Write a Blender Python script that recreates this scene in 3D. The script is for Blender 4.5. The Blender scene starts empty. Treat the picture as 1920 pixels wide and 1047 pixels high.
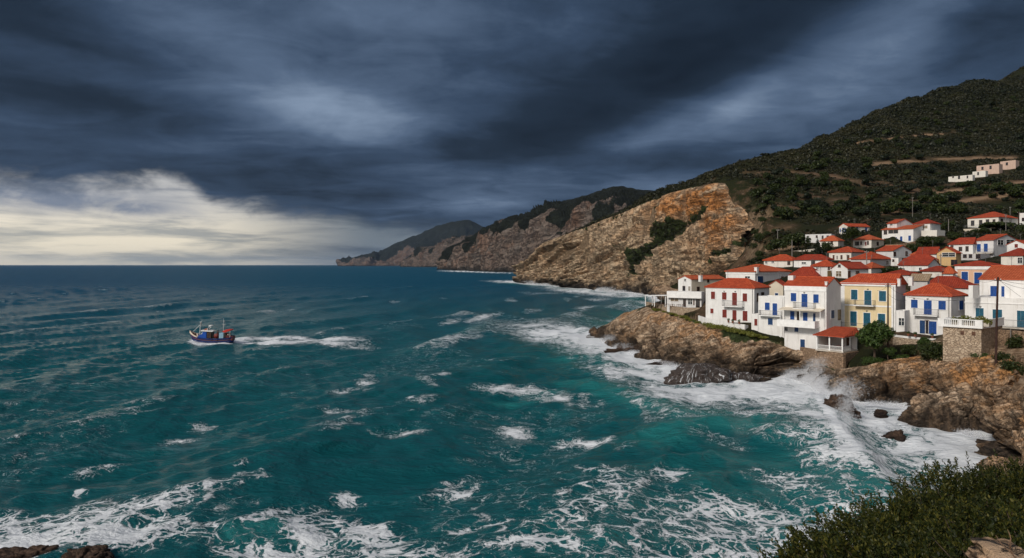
import bpy, bmesh, math, random
import numpy as np
from mathutils import Vector, Matrix
random.seed(7); RNG = np.random.default_rng(11)
R = math.radians
scene = bpy.context.scene
col = scene.collection
CAM_H, FPX, CX, HY = 22.0, 1280.0, 960.0, 497.0     # eye height (m), focal length in photo pixels, image centre, horizon row

# ------------------------------------------------------------------ camera
cd = bpy.data.cameras.new('camera'); cam = bpy.data.objects.new('camera', cd); col.objects.link(cam)
cam.location = (0, 0, CAM_H); cam.rotation_euler = (R(90), 0, 0)
cd.lens = 24.0; cd.sensor_width = 36.0; cd.shift_y = -26.5 / 1920
cd.clip_start = 0.2; cd.clip_end = 200000
scene.camera = cam

# ------------------------------------------------------------------ view + sun + sky
vs = scene.view_settings
vs.view_transform = 'Standard'; vs.look = 'None'; vs.gamma = 1; vs.use_curve_mapping = False
vs.exposure = 0.75
scene.cycles.max_bounces = 6; scene.cycles.diffuse_bounces = 3; scene.cycles.glossy_bounces = 3
scene.cycles.transparent_max_bounces = 24; scene.cycles.volume_bounces = 0
scene.cycles.caustics_reflective = False; scene.cycles.caustics_refractive = False
SUN_DIR = Vector((-0.62, -0.54, 0.58)).normalized()
sl = bpy.data.lights.new('sun', 'SUN'); sl.energy = 1.6; sl.angle = R(12); sl.color = (1.0, 0.93, 0.84)
so = bpy.data.objects.new('sun', sl); col.objects.link(so)
so.rotation_euler = SUN_DIR.to_track_quat('Z', 'Y').to_euler(); so.location = (-60, -60, 120)

class NT:
    """small node-tree builder"""
    def __init__(s, tree): s.t = tree; s.n = tree.nodes; s.l = tree.links
    def new(s, typ, **kw):
        n = s.n.new(typ)
        for k, v in kw.items(): setattr(n, k, v)
        return n
    def put(s, sock, v):
        if isinstance(v, bpy.types.NodeSocket): s.l.new(v, sock)
        elif v is not None: sock.default_value = v
    def m(s, op, a, b=None, c=None, clamp=False):
        n = s.new('ShaderNodeMath', operation=op); n.use_clamp = clamp
        for i, v in enumerate((a, b, c)):
            if v is not None: s.put(n.inputs[i], v)
        return n.outputs[0]
    def mixc(s, f, a, b, blend='MIX'):
        n = s.new('ShaderNodeMix', data_type='RGBA', blend_type=blend)
        s.put(n.inputs[0], f)
        for sock, v in ((n.inputs[6], a), (n.inputs[7], b)):
            s.put(sock, tuple(v) + (1,) if isinstance(v, (tuple, list)) and len(v) == 3 else v)
        return n.outputs[2]
    def noise(s, vec, scale, detail=4, rough=0.55, dist=0.0, dim='3D'):
        n = s.new('ShaderNodeTexNoise', noise_dimensions=dim)
        s.put(n.inputs['Vector'], vec); n.inputs['Scale'].default_value = scale
        n.inputs['Detail'].default_value = detail; n.inputs['Roughness'].default_value = rough
        n.inputs['Distortion'].default_value = dist
        return n.outputs[0]
    def mapping(s, vec, scale=(1, 1, 1), rot=(0, 0, 0), loc=(0, 0, 0)):
        n = s.new('ShaderNodeMapping'); s.put(n.inputs[0], vec)
        n.inputs[1].default_value = loc; n.inputs[2].default_value = rot; n.inputs[3].default_value = scale
        return n.outputs[0]
    def ramp(s, f, stops, interp='LINEAR'):
        n = s.new('ShaderNodeValToRGB'); s.put(n.inputs[0], f); cr = n.color_ramp; cr.interpolation = interp
        while len(cr.elements) > 1: cr.elements.remove(cr.elements[-1])
        for i, (p, c) in enumerate(stops):
            e = cr.elements[0] if i == 0 else cr.elements.new(p)
            e.position = p; e.color = tuple(c) + (1,) if len(c) == 3 else c
        return n.outputs[0]
    def smooth(s, v, a, b, lo=0.0, hi=1.0):
        n = s.new('ShaderNodeMapRange', interpolation_type='SMOOTHSTEP'); s.put(n.inputs[0], v)
        n.inputs[1].default_value = a; n.inputs[2].default_value = b; n.inputs[3].default_value = lo; n.inputs[4].default_value = hi
        return n.outputs[0]
    def attr(s, name):
        n = s.new('ShaderNodeAttribute'); n.attribute_name = name; return n
    def bump(s, h, strength=0.4, dist=0.1, normal=None):
        n = s.new('ShaderNodeBump'); s.put(n.inputs['Height'], h); n.inputs['Strength'].default_value = strength
        n.inputs['Distance'].default_value = dist
        if normal is not None: s.put(n.inputs['Normal'], normal)
        return n.outputs[0]

world = bpy.data.worlds.new('World'); scene.world = world; world.use_nodes = True
def build_world():
    w = NT(world.node_tree); w.n.clear()
    out = w.new('ShaderNodeOutputWorld')
    tc = w.new('ShaderNodeTexCoord')
    sep = w.new('ShaderNodeSeparateXYZ'); w.l.new(tc.outputs['Generated'], sep.inputs[0])
    x, y, z = sep.outputs
    az = w.m('ARCTAN2', x, y)                            # 0 = seaward (+Y), radians
    hyp = w.m('SQRT', w.m('ADD', w.m('MULTIPLY', x, x), w.m('MULTIPLY', y, y)))
    el = w.m('ARCTAN2', z, hyp)
    # cloud texture on a flat cloud deck seen in perspective
    inv = w.m('DIVIDE', 1.0, w.m('ADD', w.m('MAXIMUM', z, 0.0), 0.10))
    cv = w.new('ShaderNodeCombineXYZ')
    w.put(cv.inputs[0], w.m('MULTIPLY', x, inv)); w.put(cv.inputs[1], w.m('MULTIPLY', y, inv))
    deck = cv.outputs[0]
    n1 = w.noise(w.mapping(deck, (0.62, 0.78, 1), (0, 0, R(-24))), 1.0, 5, 0.52, 0.6)
    n2 = w.noise(w.mapping(deck, (1.9, 2.5, 1), (0, 0, R(-30))), 1.0, 6, 0.58, 0.8)
    ang = w.new('ShaderNodeCombineXYZ'); w.put(ang.inputs[0], az); w.put(ang.inputs[1], el)
    n3 = w.noise(w.mapping(ang.outputs[0], (10, 23, 1), (0, 0, R(5))), 1.0, 6, 0.6, 0.4)
    n4 = w.noise(w.mapping(ang.outputs[0], (34, 60, 1)), 1.0, 6, 0.62, 0.5)
    # large masses: (photo column, row, half width, half height, tilt deg, weight)
    G = [
     (640, 215, 200, 46, 8, .31), (700, 190, 380, 110, 0, .10), (380, 60, 190, 45, 20, .17), (720, 20, 220, 50, 0, .16),
     (1240, 245, 200, 30, -17, .26), (1450, 150, 150, 50, -38, .10), (1690, 50, 170, 60, -38, .20), (1640, 20, 80, 40, -40, .05), (1400, 185, 70, 26, -35, .10), (900, 322, 200, 22, -2, .12),
     (905, 380, 150, 18, 0, .26), (1230, 350, 90, 16, 0, .14),
     (300, 190, 330, 30, 8, .07), (90, 245, 200, 16, 5, .08),
     (1330, 110, 330, 90, -24, -.20), (940, 265, 250, 50, 0, -.17), (1110, 170, 260, 70, -20, -.10), (150, 60, 230, 70, 12, -.14), (60, 170, 170, 50, 10, -.14),
     (300, 215, 300, 26, 9, -.10), (560, 345, 260, 34, 5, -.10), (1860, 30, 60, 40, 0, -.16), (1150, 310, 260, 24, 0, -.10), (1330, 275, 200, 36, -12, -.02),
     (1500, 215, 300, 60, -22, .06), (1650, 150, 150, 60, -20, .02),
    ]
    acc = 0.36
    def gauss(px, py, sx, sy, tilt):
        ca, ce = math.atan2(px - CX, FPX), math.atan2(HY - py, math.hypot(px - CX, FPX))
        sa, se = sx / FPX, sy / FPX
        t = R(-tilt)
        da = w.m('SUBTRACT', az, ca); de = w.m('SUBTRACT', el, ce)
        u = w.m('ADD', w.m('MULTIPLY', da, math.cos(t) / sa), w.m('MULTIPLY', de, math.sin(t) / sa))
        v = w.m('ADD', w.m('MULTIPLY', da, -math.sin(t) / se), w.m('MULTIPLY', de, math.cos(t) / se))
        q = w.m('ADD', w.m('MULTIPLY', u, u), w.m('MULTIPLY', v, v))
        return w.m('EXPONENT', w.m('MULTIPLY', q, -0.8))
    for g in G:
        acc = w.m('MULTIPLY_ADD', gauss(*g[:5]), g[5], acc)
    acc = w.m('ADD', acc, w.m('MULTIPLY', w.m('SUBTRACT', n1, 0.5), 0.36))
    acc = w.m('ADD', acc, w.m('MULTIPLY', w.m('SUBTRACT', n2, 0.5), 0.34))
    acc = w.m('ADD', acc, w.m('MULTIPLY', w.m('SUBTRACT', n3, 0.5), 0.20))
    acc = w.m('ADD', acc, w.m('MULTIPLY', w.m('SUBTRACT', n4, 0.5), 0.05))
    cloud = w.ramp(acc, [(0.04, (.0055, .0105, .0195)), (0.22, (.0125, .0225, .040)), (0.38, (.031, .053, .094)),
                         (0.56, (.076, .114, .182)), (0.76, (.180, .240, .335)), (1.0, (.38, .44, .51))])
    # bright clearing low over the open sea (left): ragged lower edge of the cloud deck
    edge = w.m('ADD', el, w.m('MULTIPLY', w.m('SUBTRACT', n3, 0.5), 0.060))
    edge = w.m('ADD', edge, w.m('MULTIPLY', w.m('SUBTRACT', n4, 0.5), 0.016))
    # deck edge height falls towards the right
    lim = w.ramp(w.m('MULTIPLY_ADD', az, 1.0, 0.72), [(0.0, (.097,)*3), (0.0765, (.097,)*3), (0.19, (.100,)*3), (0.222, (.108,)*3), (0.25, (.114,)*3), (0.272, (.106,)*3), (0.308, (.086,)*3), (0.389, (.076,)*3), (0.475, (.069,)*3), (0.596, (.052,)*3), (0.673, (.034,)*3), (0.76, (.0,)*3), (0.9, (-.05,)*3)])
    gap = w.smooth(w.m('SUBTRACT', lim, edge), -0.014, 0.017)
    band = w.noise(w.mapping(ang.outputs[0], (5, 42, 1), (0, 0, R(3))), 1.0, 5, 0.6, 0.3)
    warm = w.mixc(w.smooth(el, 0.0, 0.12), (.76, .69, .54), (.66, .63, .57))
    warm = w.mixc(w.m('MULTIPLY', w.smooth(w.m('ADD', el, w.m('MULTIPLY', n3, 0.05)), 0.074, 0.120), 0.72), warm, (.34, .36, .39))
    fade = w.smooth(az, -0.47, -0.19)                     # the light dies away towards the headland
    warm = w.mixc(fade, warm, (.13, .16, .19))
    wisp = w.mixc(w.smooth(band, 0.42, 0.66), (1.04, 1.02, 1.0), (.46, .50, .57))
    warm = w.mixc(1.0, warm, wisp, 'MULTIPLY')
    leftdim = w.m('MULTIPLY', w.m('ADD', gauss(40, 362, 150, 21, 3), w.m('MULTIPLY', gauss(215, 386, 80, 11, 3), 0.9), clamp=True), w.smooth(w.m('ADD', n3, w.m('MULTIPLY', n4, 0.5)), 0.55, 0.85, 0.45, 1.0))
    warm = w.mixc(leftdim, warm, (.17, .20, .26))
    skyc = w.mixc(gap, cloud, warm)
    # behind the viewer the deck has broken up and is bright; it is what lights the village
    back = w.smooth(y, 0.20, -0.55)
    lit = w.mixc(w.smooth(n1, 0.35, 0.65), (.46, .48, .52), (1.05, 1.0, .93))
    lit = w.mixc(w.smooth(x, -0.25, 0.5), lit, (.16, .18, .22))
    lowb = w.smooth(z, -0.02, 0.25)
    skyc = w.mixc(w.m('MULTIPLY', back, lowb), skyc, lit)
    zen = w.m('MULTIPLY', w.smooth(z, 0.45, 0.9), w.smooth(y, 0.65, 0.1))
    skyc = w.mixc(w.m('MULTIPLY', zen, 0.6), skyc, (.22, .26, .33))
    ns = w.new('ShaderNodeTexSky', sky_type='NISHITA'); ns.sun_disc = False
    ns.sun_elevation = math.asin(SUN_DIR.z); ns.sun_rotation = math.atan2(SUN_DIR.x, SUN_DIR.y)
    b1 = w.new('ShaderNodeBackground'); w.l.new(ns.outputs[0], b1.inputs[0]); b1.inputs[1].default_value = 0.06
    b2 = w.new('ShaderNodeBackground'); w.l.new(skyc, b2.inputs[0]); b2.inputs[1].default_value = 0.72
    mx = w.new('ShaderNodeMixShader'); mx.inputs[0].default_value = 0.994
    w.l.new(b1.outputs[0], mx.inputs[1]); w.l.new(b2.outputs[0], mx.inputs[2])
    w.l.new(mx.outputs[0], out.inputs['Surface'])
build_world()

# ------------------------------------------------------------------ helpers
def at(px, py, Y):                       # photo pixel + distance -> point
    return np.array([(px - CX) / FPX * Y, Y, CAM_H - (py - HY) / FPX * Y])
def sea_at(px, py):
    Y = CAM_H * FPX / (py - HY); return np.array([(px - CX) / FPX * Y, Y, 0.0])
ZT = {'A': (1210, 490, 9.517), 'B': (1310, 490, 6.978), 'C': (1440, 500, 6.161), 'D': (1560, 490, 6.161), 'E': (1680, 490, 5.5125),
      'F': (1420, 400, 7.68), 'G': (1640, 390, 6.857), 'H': (1100, 560, 5.053), 'K': (1400, 120, 3.271), 'P': (0, 0, 1)}
def zx(t, x): return ZT[t][0] + x / ZT[t][2]
def zy(t, y): return ZT[t][1] + y / ZT[t][2]

def _h(ix, iy, iz, seed):
    n = (ix.astype(np.uint64) * np.uint64(374761393) + iy.astype(np.uint64) * np.uint64(668265263) + iz.astype(np.uint64) * np.uint64(2147483647) + np.uint64(seed * 974634777 + 12345)) & np.uint64(0xFFFFFFFF)
    n = ((n ^ (n >> np.uint64(13))) * np.uint64(1274126177)) & np.uint64(0xFFFFFFFF)
    n = ((n ^ (n >> np.uint64(16))) * np.uint64(2246822519)) & np.uint64(0xFFFFFFFF)
    n = n ^ (n >> np.uint64(15))
    return n.astype(np.float64) / 4294967295.0
def vnoise(p, seed=0):
    p = np.asarray(p, float); i = np.floor(p).astype(np.int64); f = p - i; u = f * f * f * (f * (f * 6 - 15) + 10); i = i + 100000
    r = 0
    for dx in (0, 1):
        for dy in (0, 1):
            for dz in (0, 1):
                wgt = (u[:, 0] if dx else 1 - u[:, 0]) * (u[:, 1] if dy else 1 - u[:, 1]) * (u[:, 2] if dz else 1 - u[:, 2])
                r = r + wgt * _h(i[:, 0] + dx, i[:, 1] + dy, i[:, 2] + dz, seed)
    return r * 2 - 1
def fbm(p, octv=4, seed=0, gain=0.5, lac=2.03):
    p = np.asarray(p, float); a, r = 1.0, 0
    for k in range(octv):
        r = r + a * vnoise(p, seed + k * 17); p = p * lac + 13.7; a *= gain
    return r
def sstep(x, a, b):
    t = np.clip((x - a) / (b - a), 0, 1); return t * t * (3 - 2 * t)
def cells(p, seed=0):
    """(cell value, edge distance) of a 3-D Worley pattern"""
    p = np.asarray(p, float); i = np.floor(p).astype(np.int64)
    f1 = np.full(len(p), 9.0); f2 = f1.copy(); cid = np.zeros(len(p))
    for dx in (-1, 0, 1):
        for dy in (-1, 0, 1):
            for dz in (-1, 0, 1):
                c = i + np.array([dx, dy, dz]); o = c + 100000
                q = c + np.stack([_h(o[:, 0], o[:, 1], o[:, 2], seed + s) for s in (1, 2, 3)], 1)
                d = np.sqrt(((q - p) ** 2).sum(1)); hv = _h(o[:, 0], o[:, 1], o[:, 2], seed + 9)
                near = d < f1
                f2 = np.where(near, f1, np.minimum(f2, d)); cid = np.where(near, hv, cid); f1 = np.where(near, d, f1)
    return cid, f2 - f1

def tag(o, label=None, cat=None, group=None, kind=None):
    if label: o['label'] = label
    if cat: o['category'] = cat
    if group: o['group'] = group
    if kind: o['kind'] = kind
    return o
def link_mesh(name, verts, faces, mat, parent=None, smooth=False, uvs=None, attrs=None, loc=None):
    me = bpy.data.meshes.new(name)
    if isinstance(verts, np.ndarray) and isinstance(faces, np.ndarray):
        k = faces.shape[1]
        me.vertices.add(len(verts)); me.vertices.foreach_set('co', np.ascontiguousarray(verts, np.float32).ravel())
        me.loops.add(faces.size); me.loops.foreach_set('vertex_index', np.ascontiguousarray(faces, np.int32).ravel())
        me.polygons.add(len(faces)); me.polygons.foreach_set('loop_start', np.arange(0, faces.size, k, dtype=np.int32))
        me.update(calc_edges=True); me.validate()
    else:
        me.from_pydata([tuple(v) for v in verts], [], [tuple(f) for f in faces]); me.update()
    if smooth: me.polygons.foreach_set('use_smooth', np.ones(len(me.polygons), bool))
    if attrs:
        for an, av in attrs.items():
            a = me.attributes.new(an, 'FLOAT', 'POINT'); a.data.foreach_set('value', np.ascontiguousarray(av, np.float32))
    if uvs is not None:
        ul = me.uv_layers.new(name='UVMap'); ul.data.foreach_set('uv', np.ascontiguousarray(uvs, np.float32).ravel())
    if mat is not None: me.materials.append(mat)
    o = bpy.data.objects.new(name, me); col.objects.link(o)
    if parent is not None: o.parent = parent
    if loc is not None: o.location = loc
    return o
def empty(name, loc, rz=0.0):
    o = bpy.data.objects.new(name, None); col.objects.link(o); o.location = tuple(loc); o.rotation_euler = (0, 0, rz)
    o.empty_display_size = 0.3; return o
def copy_tree(o, parent=None):
    c = o.copy(); col.objects.link(c); c.parent = parent
    for ch in list(o.children): copy_tree(ch, c)
    return c
class MB:
    """collects boxes, bars, tubes; build() links them as one mesh"""
    def __init__(s): s.v = []; s.f = []
    def add(s, vs, fs):
        b = len(s.v); s.v += [tuple(map(float, p)) for p in vs]; s.f += [tuple(b + i for i in f) for f in fs]; return s
    def box(s, x0, y0, z0, x1, y1, z1):
        vs = [(x0, y0, z0), (x1, y0, z0), (x1, y1, z0), (x0, y1, z0), (x0, y0, z1), (x1, y0, z1), (x1, y1, z1), (x0, y1, z1)]
        return s.add(vs, [(3, 2, 1, 0), (4, 5, 6, 7), (0, 1, 5, 4), (1, 2, 6, 5), (2, 3, 7, 6), (3, 0, 4, 7)])
    def tube(s, pts, r, n=6, r1=None, cap=True):
        pts = [Vector(p) for p in pts]; b = len(s.v); m = len(pts)
        for i, p in enumerate(pts):
            d = (pts[min(i + 1, m - 1)] - pts[max(i - 1, 0)]).normalized()
            a = d.cross(Vector((0, 0, 1)) if abs(d.z) < 0.9 else Vector((1, 0, 0))).normalized(); c = d.cross(a)
            rr = r + ((r1 if r1 is not None else r) - r) * i / max(1, m - 1)
            for k in range(n):
                t = 2 * math.pi * k / n; s.v.append(tuple(p + (a * math.cos(t) + c * math.sin(t)) * rr))
        for i in range(m - 1):
            for k in range(n):
                k2 = (k + 1) % n; s.f.append((b + i * n + k, b + i * n + k2, b + (i + 1) * n + k2, b + (i + 1) * n + k))
        if cap: s.f.append(tuple(b + k for k in range(n))[::-1]); s.f.append(tuple(b + (m - 1) * n + k for k in range(n)))
        return s
    def prism(s, poly, axis, a, b):
        """poly of 2-D points extruded along axis ('x','y','z') from a to b"""
        def P(q, t): return {'x': (t, q[0], q[1]), 'y': (q[0], t, q[1]), 'z': (q[0], q[1], t)}[axis]
        n = len(poly); vs = [P(q, a) for q in poly] + [P(q, b) for q in poly]
        return s.add(vs, [tuple(range(n))[::-1], tuple(range(n, 2 * n))] + [(i, (i + 1) % n, n + (i + 1) % n, n + i) for i in range(n)])
    def build(s, name, mat, parent=None, smooth=False, loc=None):
        o = link_mesh(name, s.v, s.f, mat, parent, smooth, loc=loc)
        bm = bmesh.new(); bm.from_mesh(o.data); bmesh.ops.recalc_face_normals(bm, faces=bm.faces); bm.to_mesh(o.data); bm.free()
        return o
# ------------------------------------------------------------------ materials
MATS = {}
def new_mat(name):
    m = bpy.data.materials.new(name); m.use_nodes = True; t = NT(m.node_tree); b = t.n['Principled BSDF']
    return m, t, b
def simple(name, c, rough=0.7, var=0.18, scale=1.2, bump=0.0, bscale=20, metal=0.0, spec=0.4):
    if name in MATS: return MATS[name]
    m, t, b = new_mat(name); tc = t.new('ShaderNodeTexCoord'); g = t.new('ShaderNodeNewGeometry')
    n = t.noise(g.outputs['Position'], scale, 6, 0.62)
    lo = tuple(max(0, k * (1 - var)) for k in c); hi = tuple(min(1, k * (1 + var * 0.6)) for k in c)
    t.l.new(t.mixc(t.smooth(n, 0.32, 0.68), lo, hi), b.inputs['Base Color'])
    b.inputs['Roughness'].default_value = rough; b.inputs['Metallic'].default_value = metal; b.inputs['Specular IOR Level'].default_value = spec
    if bump: t.l.new(t.bump(t.noise(g.outputs['Position'], bscale, 4), bump, 0.02), b.inputs['Normal'])
    MATS[name] = m; return m
def stucco(name, c, stain=(0.30, 0.25, 0.19)):
    if name in MATS: return MATS[name]
    m, t, b = new_mat(name); g = t.new('ShaderNodeNewGeometry'); p = g.outputs['Position']
    n = t.noise(p, 0.45, 6, 0.65)
    streak = t.noise(t.mapping(p, (1.6, 1.6, 0.16)), 1.0, 5, 0.7)
    base = t.mixc(t.smooth(n, 0.3, 0.7), tuple(k * 0.88 for k in c), c)
    f = t.m('MULTIPLY', t.smooth(streak, 0.50, 0.78), 0.50)
    patch = t.m('MULTIPLY', t.smooth(t.noise(p, 0.9, 7, 0.75), 0.62, 0.80), 0.30)
    base = t.mixc(t.m('MAXIMUM', f, patch), base, stain)
    t.l.new(base, b.inputs['Base Color']); b.inputs['Roughness'].default_value = 0.88; b.inputs['Specular IOR Level'].default_value = 0.2
    t.l.new(t.bump(t.noise(p, 9, 5), 0.25, 0.03), b.inputs['Normal'])
    MATS[name] = m; return m
def tiles(name, c1, c2, c3):
    if name in MATS: return MATS[name]
    m, t, b = new_mat(name); uv = t.new('ShaderNodeUVMap').outputs[0]; g = t.new('ShaderNodeNewGeometry'); p = g.outputs['Position']
    sp = t.new('ShaderNodeSeparateXYZ'); t.l.new(uv, sp.inputs[0])
    rib = t.m('ABSOLUTE', t.m('SINE', t.m('MULTIPLY', sp.outputs[0], math.pi / 0.42)))
    course = t.m('FRACT', t.m('DIVIDE', sp.outputs[1], 0.42))
    br = t.new('ShaderNodeTexBrick'); t.l.new(uv, br.inputs[0]); br.inputs['Scale'].default_value = 1.0
    br.inputs['Brick Width'].default_value = 0.42; br.inputs['Row Height'].default_value = 0.42; br.offset = 0.0
    br.inputs['Mortar Size'].default_value = 0.0; br.inputs['Bias'].default_value = 0.0
    br.inputs['Color1'].default_value = (0, 0, 0, 1); br.inputs['Color2'].default_value = (1, 1, 1, 1)
    cc = t.mixc(br.outputs[0], c1, c2)
    cc = t.mixc(t.m('MULTIPLY', t.smooth(t.noise(p, 0.35, 6, 0.7), 0.5, 0.75), 0.75), cc, c3)
    cc = t.mixc(t.m('MULTIPLY', t.smooth(t.noise(p, 2.2, 4, 0.6), 0.56, 0.74), 0.45), cc, tuple(k * 0.55 for k in c1))
    t.l.new(cc, b.inputs['Base Color']); b.inputs['Roughness'].default_value = 0.8; b.inputs['Specular IOR Level'].default_value = 0.25
    h = t.m('ADD', t.m('MULTIPLY', rib, 0.15), t.m('MULTIPLY', course, -0.05))
    t.l.new(t.bump(h, 1.0, 1.0), b.inputs['Normal'])
    MATS[name] = m; return m
def stonewall(name, c1, c2, mortar, sc=1.0):
    if name in MATS: return MATS[name]
    m, t, b = new_mat(name); g = t.new('ShaderNodeNewGeometry'); p = g.outputs['Position']
    wv = t.new('ShaderNodeVectorMath', operation='ADD'); t.l.new(t.mapping(p, (1, 1, 1.7)), wv.inputs[0])
    nz = t.new('ShaderNodeTexNoise'); t.l.new(p, nz.inputs[0]); nz.inputs['Scale'].default_value = 1.5
    t.l.new(t.mapping(nz.outputs['Color'], (0.5, 0.5, 0.5)), wv.inputs[1])
    v = t.new('ShaderNodeTexVoronoi', feature='DISTANCE_TO_EDGE'); t.l.new(wv.outputs[0], v.inputs[0]); v.inputs['Scale'].default_value = 2.0 * sc
    v2 = t.new('ShaderNodeTexVoronoi', feature='F1'); t.l.new(wv.outputs[0], v2.inputs[0]); v2.inputs['Scale'].default_value = 2.0 * sc
    s2 = t.new('ShaderNodeSeparateColor'); t.l.new(v2.outputs['Color'], s2.inputs[0])
    cc = t.mixc(s2.outputs[0], c1, c2); cc = t.mixc(t.m('MULTIPLY', t.smooth(s2.outputs[1], 0.6, 1.0), 0.5), cc, tuple(k * 0.45 for k in c1))
    e = t.smooth(v.outputs[0], 0.02, 0.09)
    t.l.new(t.mixc(e, mortar, cc), b.inputs['Base Color']); b.inputs['Roughness'].default_value = 0.95; b.inputs['Specular IOR Level'].default_value = 0.15
    h = t.m('ADD', e, t.m('MULTIPLY', t.noise(p, 6, 4), 0.6)); t.l.new(t.bump(h, 0.9, 0.06), b.inputs['Normal'])
    MATS[name] = m; return m
def rock(name, light, mid, dark, orange, tilt=(0, 0, 1), sc=1.0, wet=2.2, wetcol=(.030, .022, .016), bumpd=0.5, veg=(.022, .030, .010)):
    """bedded rock; the 'tint' vertex value carries iron staining, 'veg' plant growth; a dark algae band near the water"""
    if name in MATS: return MATS[name]
    m, t, b = new_mat(name); g = t.new('ShaderNodeNewGeometry'); p = g.outputs['Position']
    wz = t.new('ShaderNodeTexNoise'); t.l.new(p, wz.inputs[0]); wz.inputs['Scale'].default_value = 0.12 / sc; wz.inputs['Detail'].default_value = 4
    wv = t.new('ShaderNodeVectorMath', operation='MULTIPLY_ADD'); t.l.new(wz.outputs['Color'], wv.inputs[0]); wv.inputs[1].default_value = (5 * sc, 5 * sc, 3 * sc); t.l.new(p, wv.inputs[2])
    ax = Vector(tilt).normalized(); e1 = Vector((0.6, -0.8, 0)); e1 = (e1 - ax * e1.dot(ax)).normalized(); e2 = ax.cross(e1)
    def dot(v): n = t.new('ShaderNodeVectorMath', operation='DOT_PRODUCT'); t.l.new(wv.outputs[0], n.inputs[0]); n.inputs[1].default_value = v; return n.outputs['Value']
    bc_ = t.new('ShaderNodeCombineXYZ'); t.put(bc_.inputs[0], dot(e1)); t.put(bc_.inputs[1], dot(e2)); t.put(bc_.inputs[2], dot(ax)); bedv = bc_.outputs[0]
    bed = t.mapping(bedv, (0.13 / sc, 0.13 / sc, 1.25 / sc))
    beds = t.noise(bed, 1.0, 4, 0.58)
    blot = t.noise(p, 0.16 / sc, 7, 0.62)
    fine = t.noise(p, 2.6 / sc, 7, 0.72)
    cc = t.ramp(beds, [(0.30, dark), (0.43, mid), (0.54, light), (0.66, mid), (0.78, tuple(k * 0.8 for k in light))])
    cc = t.mixc(t.smooth(blot, 0.35, 0.7), cc, t.mixc(0.55, cc, mid))
    tint = t.attr('tint').outputs['Fac']
    cc = t.mixc(t.m('MULTIPLY', tint, t.smooth(t.noise(p, 0.3 / sc, 5, 0.65), 0.30, 0.62)), cc, orange)
    cc = t.mixc(t.smooth(fine, 0.48, 0.36), cc, t.mixc(0.55, cc, dark))
    cr1 = t.noise(t.mapping(bedv, (0.20 / sc, 0.20 / sc, 0.75 / sc)), 1.0, 5, 0.66); cr2 = t.noise(t.mapping(bedv, (0.9 / sc, 0.9 / sc, 0.30 / sc)), 1.0, 5, 0.66)
    crack = t.m('MAXIMUM', t.smooth(t.m('ABSOLUTE', t.m('SUBTRACT', cr1, 0.5)), 0.030, 0.0), t.m('MULTIPLY', t.smooth(t.m('ABSOLUTE', t.m('SUBTRACT', cr2, 0.48)), 0.030, 0.0), 0.75))
    cc = t.mixc(t.m('MULTIPLY', crack, 0.7), cc, tuple(k * 0.35 for k in dark))
    sp = t.new('ShaderNodeSeparateXYZ'); t.l.new(p, sp.inputs[0])
    wl = t.m('ADD', sp.outputs[2], t.m('MULTIPLY', t.m('SUBTRACT', t.noise(p, 0.22 / sc, 5, 0.6), 0.5), -7.0 * (wet / 2.2)))
    cc = t.mixc(t.smooth(wl, wet * 1.35, wet * 0.25), cc, t.mixc(t.smooth(fine, 0.35, 0.7), wetcol, tuple(k * 2.6 for k in wetcol)))
    vs__ = t.noise(t.mapping(p, (.55 / sc, .55 / sc, .045 / sc)), 1.0, 5, 0.66)
    cc = t.mixc(t.m('MULTIPLY', t.smooth(vs__, 0.50, 0.66), 0.55), cc, t.mixc(0.5, dark, mid))
    vg = t.attr('veg').outputs['Fac']
    vm = t.smooth(t.m('ADD', vg, t.m('MULTIPLY', t.m('SUBTRACT', t.noise(p, 0.5 / sc, 6, 0.7), 0.5), 0.9)), 0.42, 0.62)
    cc = t.mixc(vm, cc, t.mixc(t.smooth(fine, 0.3, 0.7), veg, tuple(k * 2.2 for k in veg)))
    t.l.new(cc, b.inputs['Base Color']); b.inputs['Roughness'].default_value = 0.88; b.inputs['Specular IOR Level'].default_value = 0.2
    h = t.m('ADD', t.m('MULTIPLY', beds, 1.3), t.m('MULTIPLY', fine, 0.26)); h = t.m('SUBTRACT', h, t.m('MULTIPLY', crack, 0.35))
    t.l.new(t.bump(h, 0.9, bumpd * sc), b.inputs['Normal'])
    MATS[name] = m; return m

WHITE = stucco('white_stucco', (.79, .775, .75)); WHITE_WARM = stucco('warm_white_stucco', (.74, .70, .63)); WHITE_GREY = stucco('greyed_white_stucco', (.68, .67, .66), (.26, .22, .18)); CREAM = stucco('cream_stucco', (.66, .58, .46)); YELLOW = stucco('yellow_stucco', (.77, .63, .39), (.45, .33, .18))
PEACH = stucco('peach_stucco', (.72, .46, .31)); GREY = stucco('grey_stucco', (.56, .54, .53)); OCHRE = stucco('ochre_stucco', (.62, .42, .20))
TRIM = simple('white_trim', (.80, .79, .77), 0.7, 0.10)
TILE = tiles('red_roof_tiles', (.39, .055, .020), (.52, .092, .034), (.23, .040, .020))
TILE_ORANGE = tiles('orange_roof_tiles', (.44, .085, .030), (.56, .130, .052), (.26, .060, .030)); TILE_DEEP = tiles('deep_red_roof_tiles', (.30, .040, .020), (.40, .062, .028), (.17, .034, .022))
TILE_DULL = tiles('weathered_roof_tiles', (.27, .034, .016), (.35, .052, .024), (.15, .030, .020))
TILE_TAN = tiles('tan_roof_tiles', (.30, .21, .13), (.38, .28, .19), (.20, .13, .08))
RIDGE = simple('ridge_tile', (.48, .085, .028), 0.8, 0.3, 3)
BLUE = simple('blue_paint', (.008, .062, .260), 0.5, 0.25, 2.5); BLUED = simple('deep_blue_paint', (.010, .050, .150), 0.5, 0.3, 2.5); TEAL = simple('teal_paint', (.010, .095, .155), 0.5, 0.25, 2.5)
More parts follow.
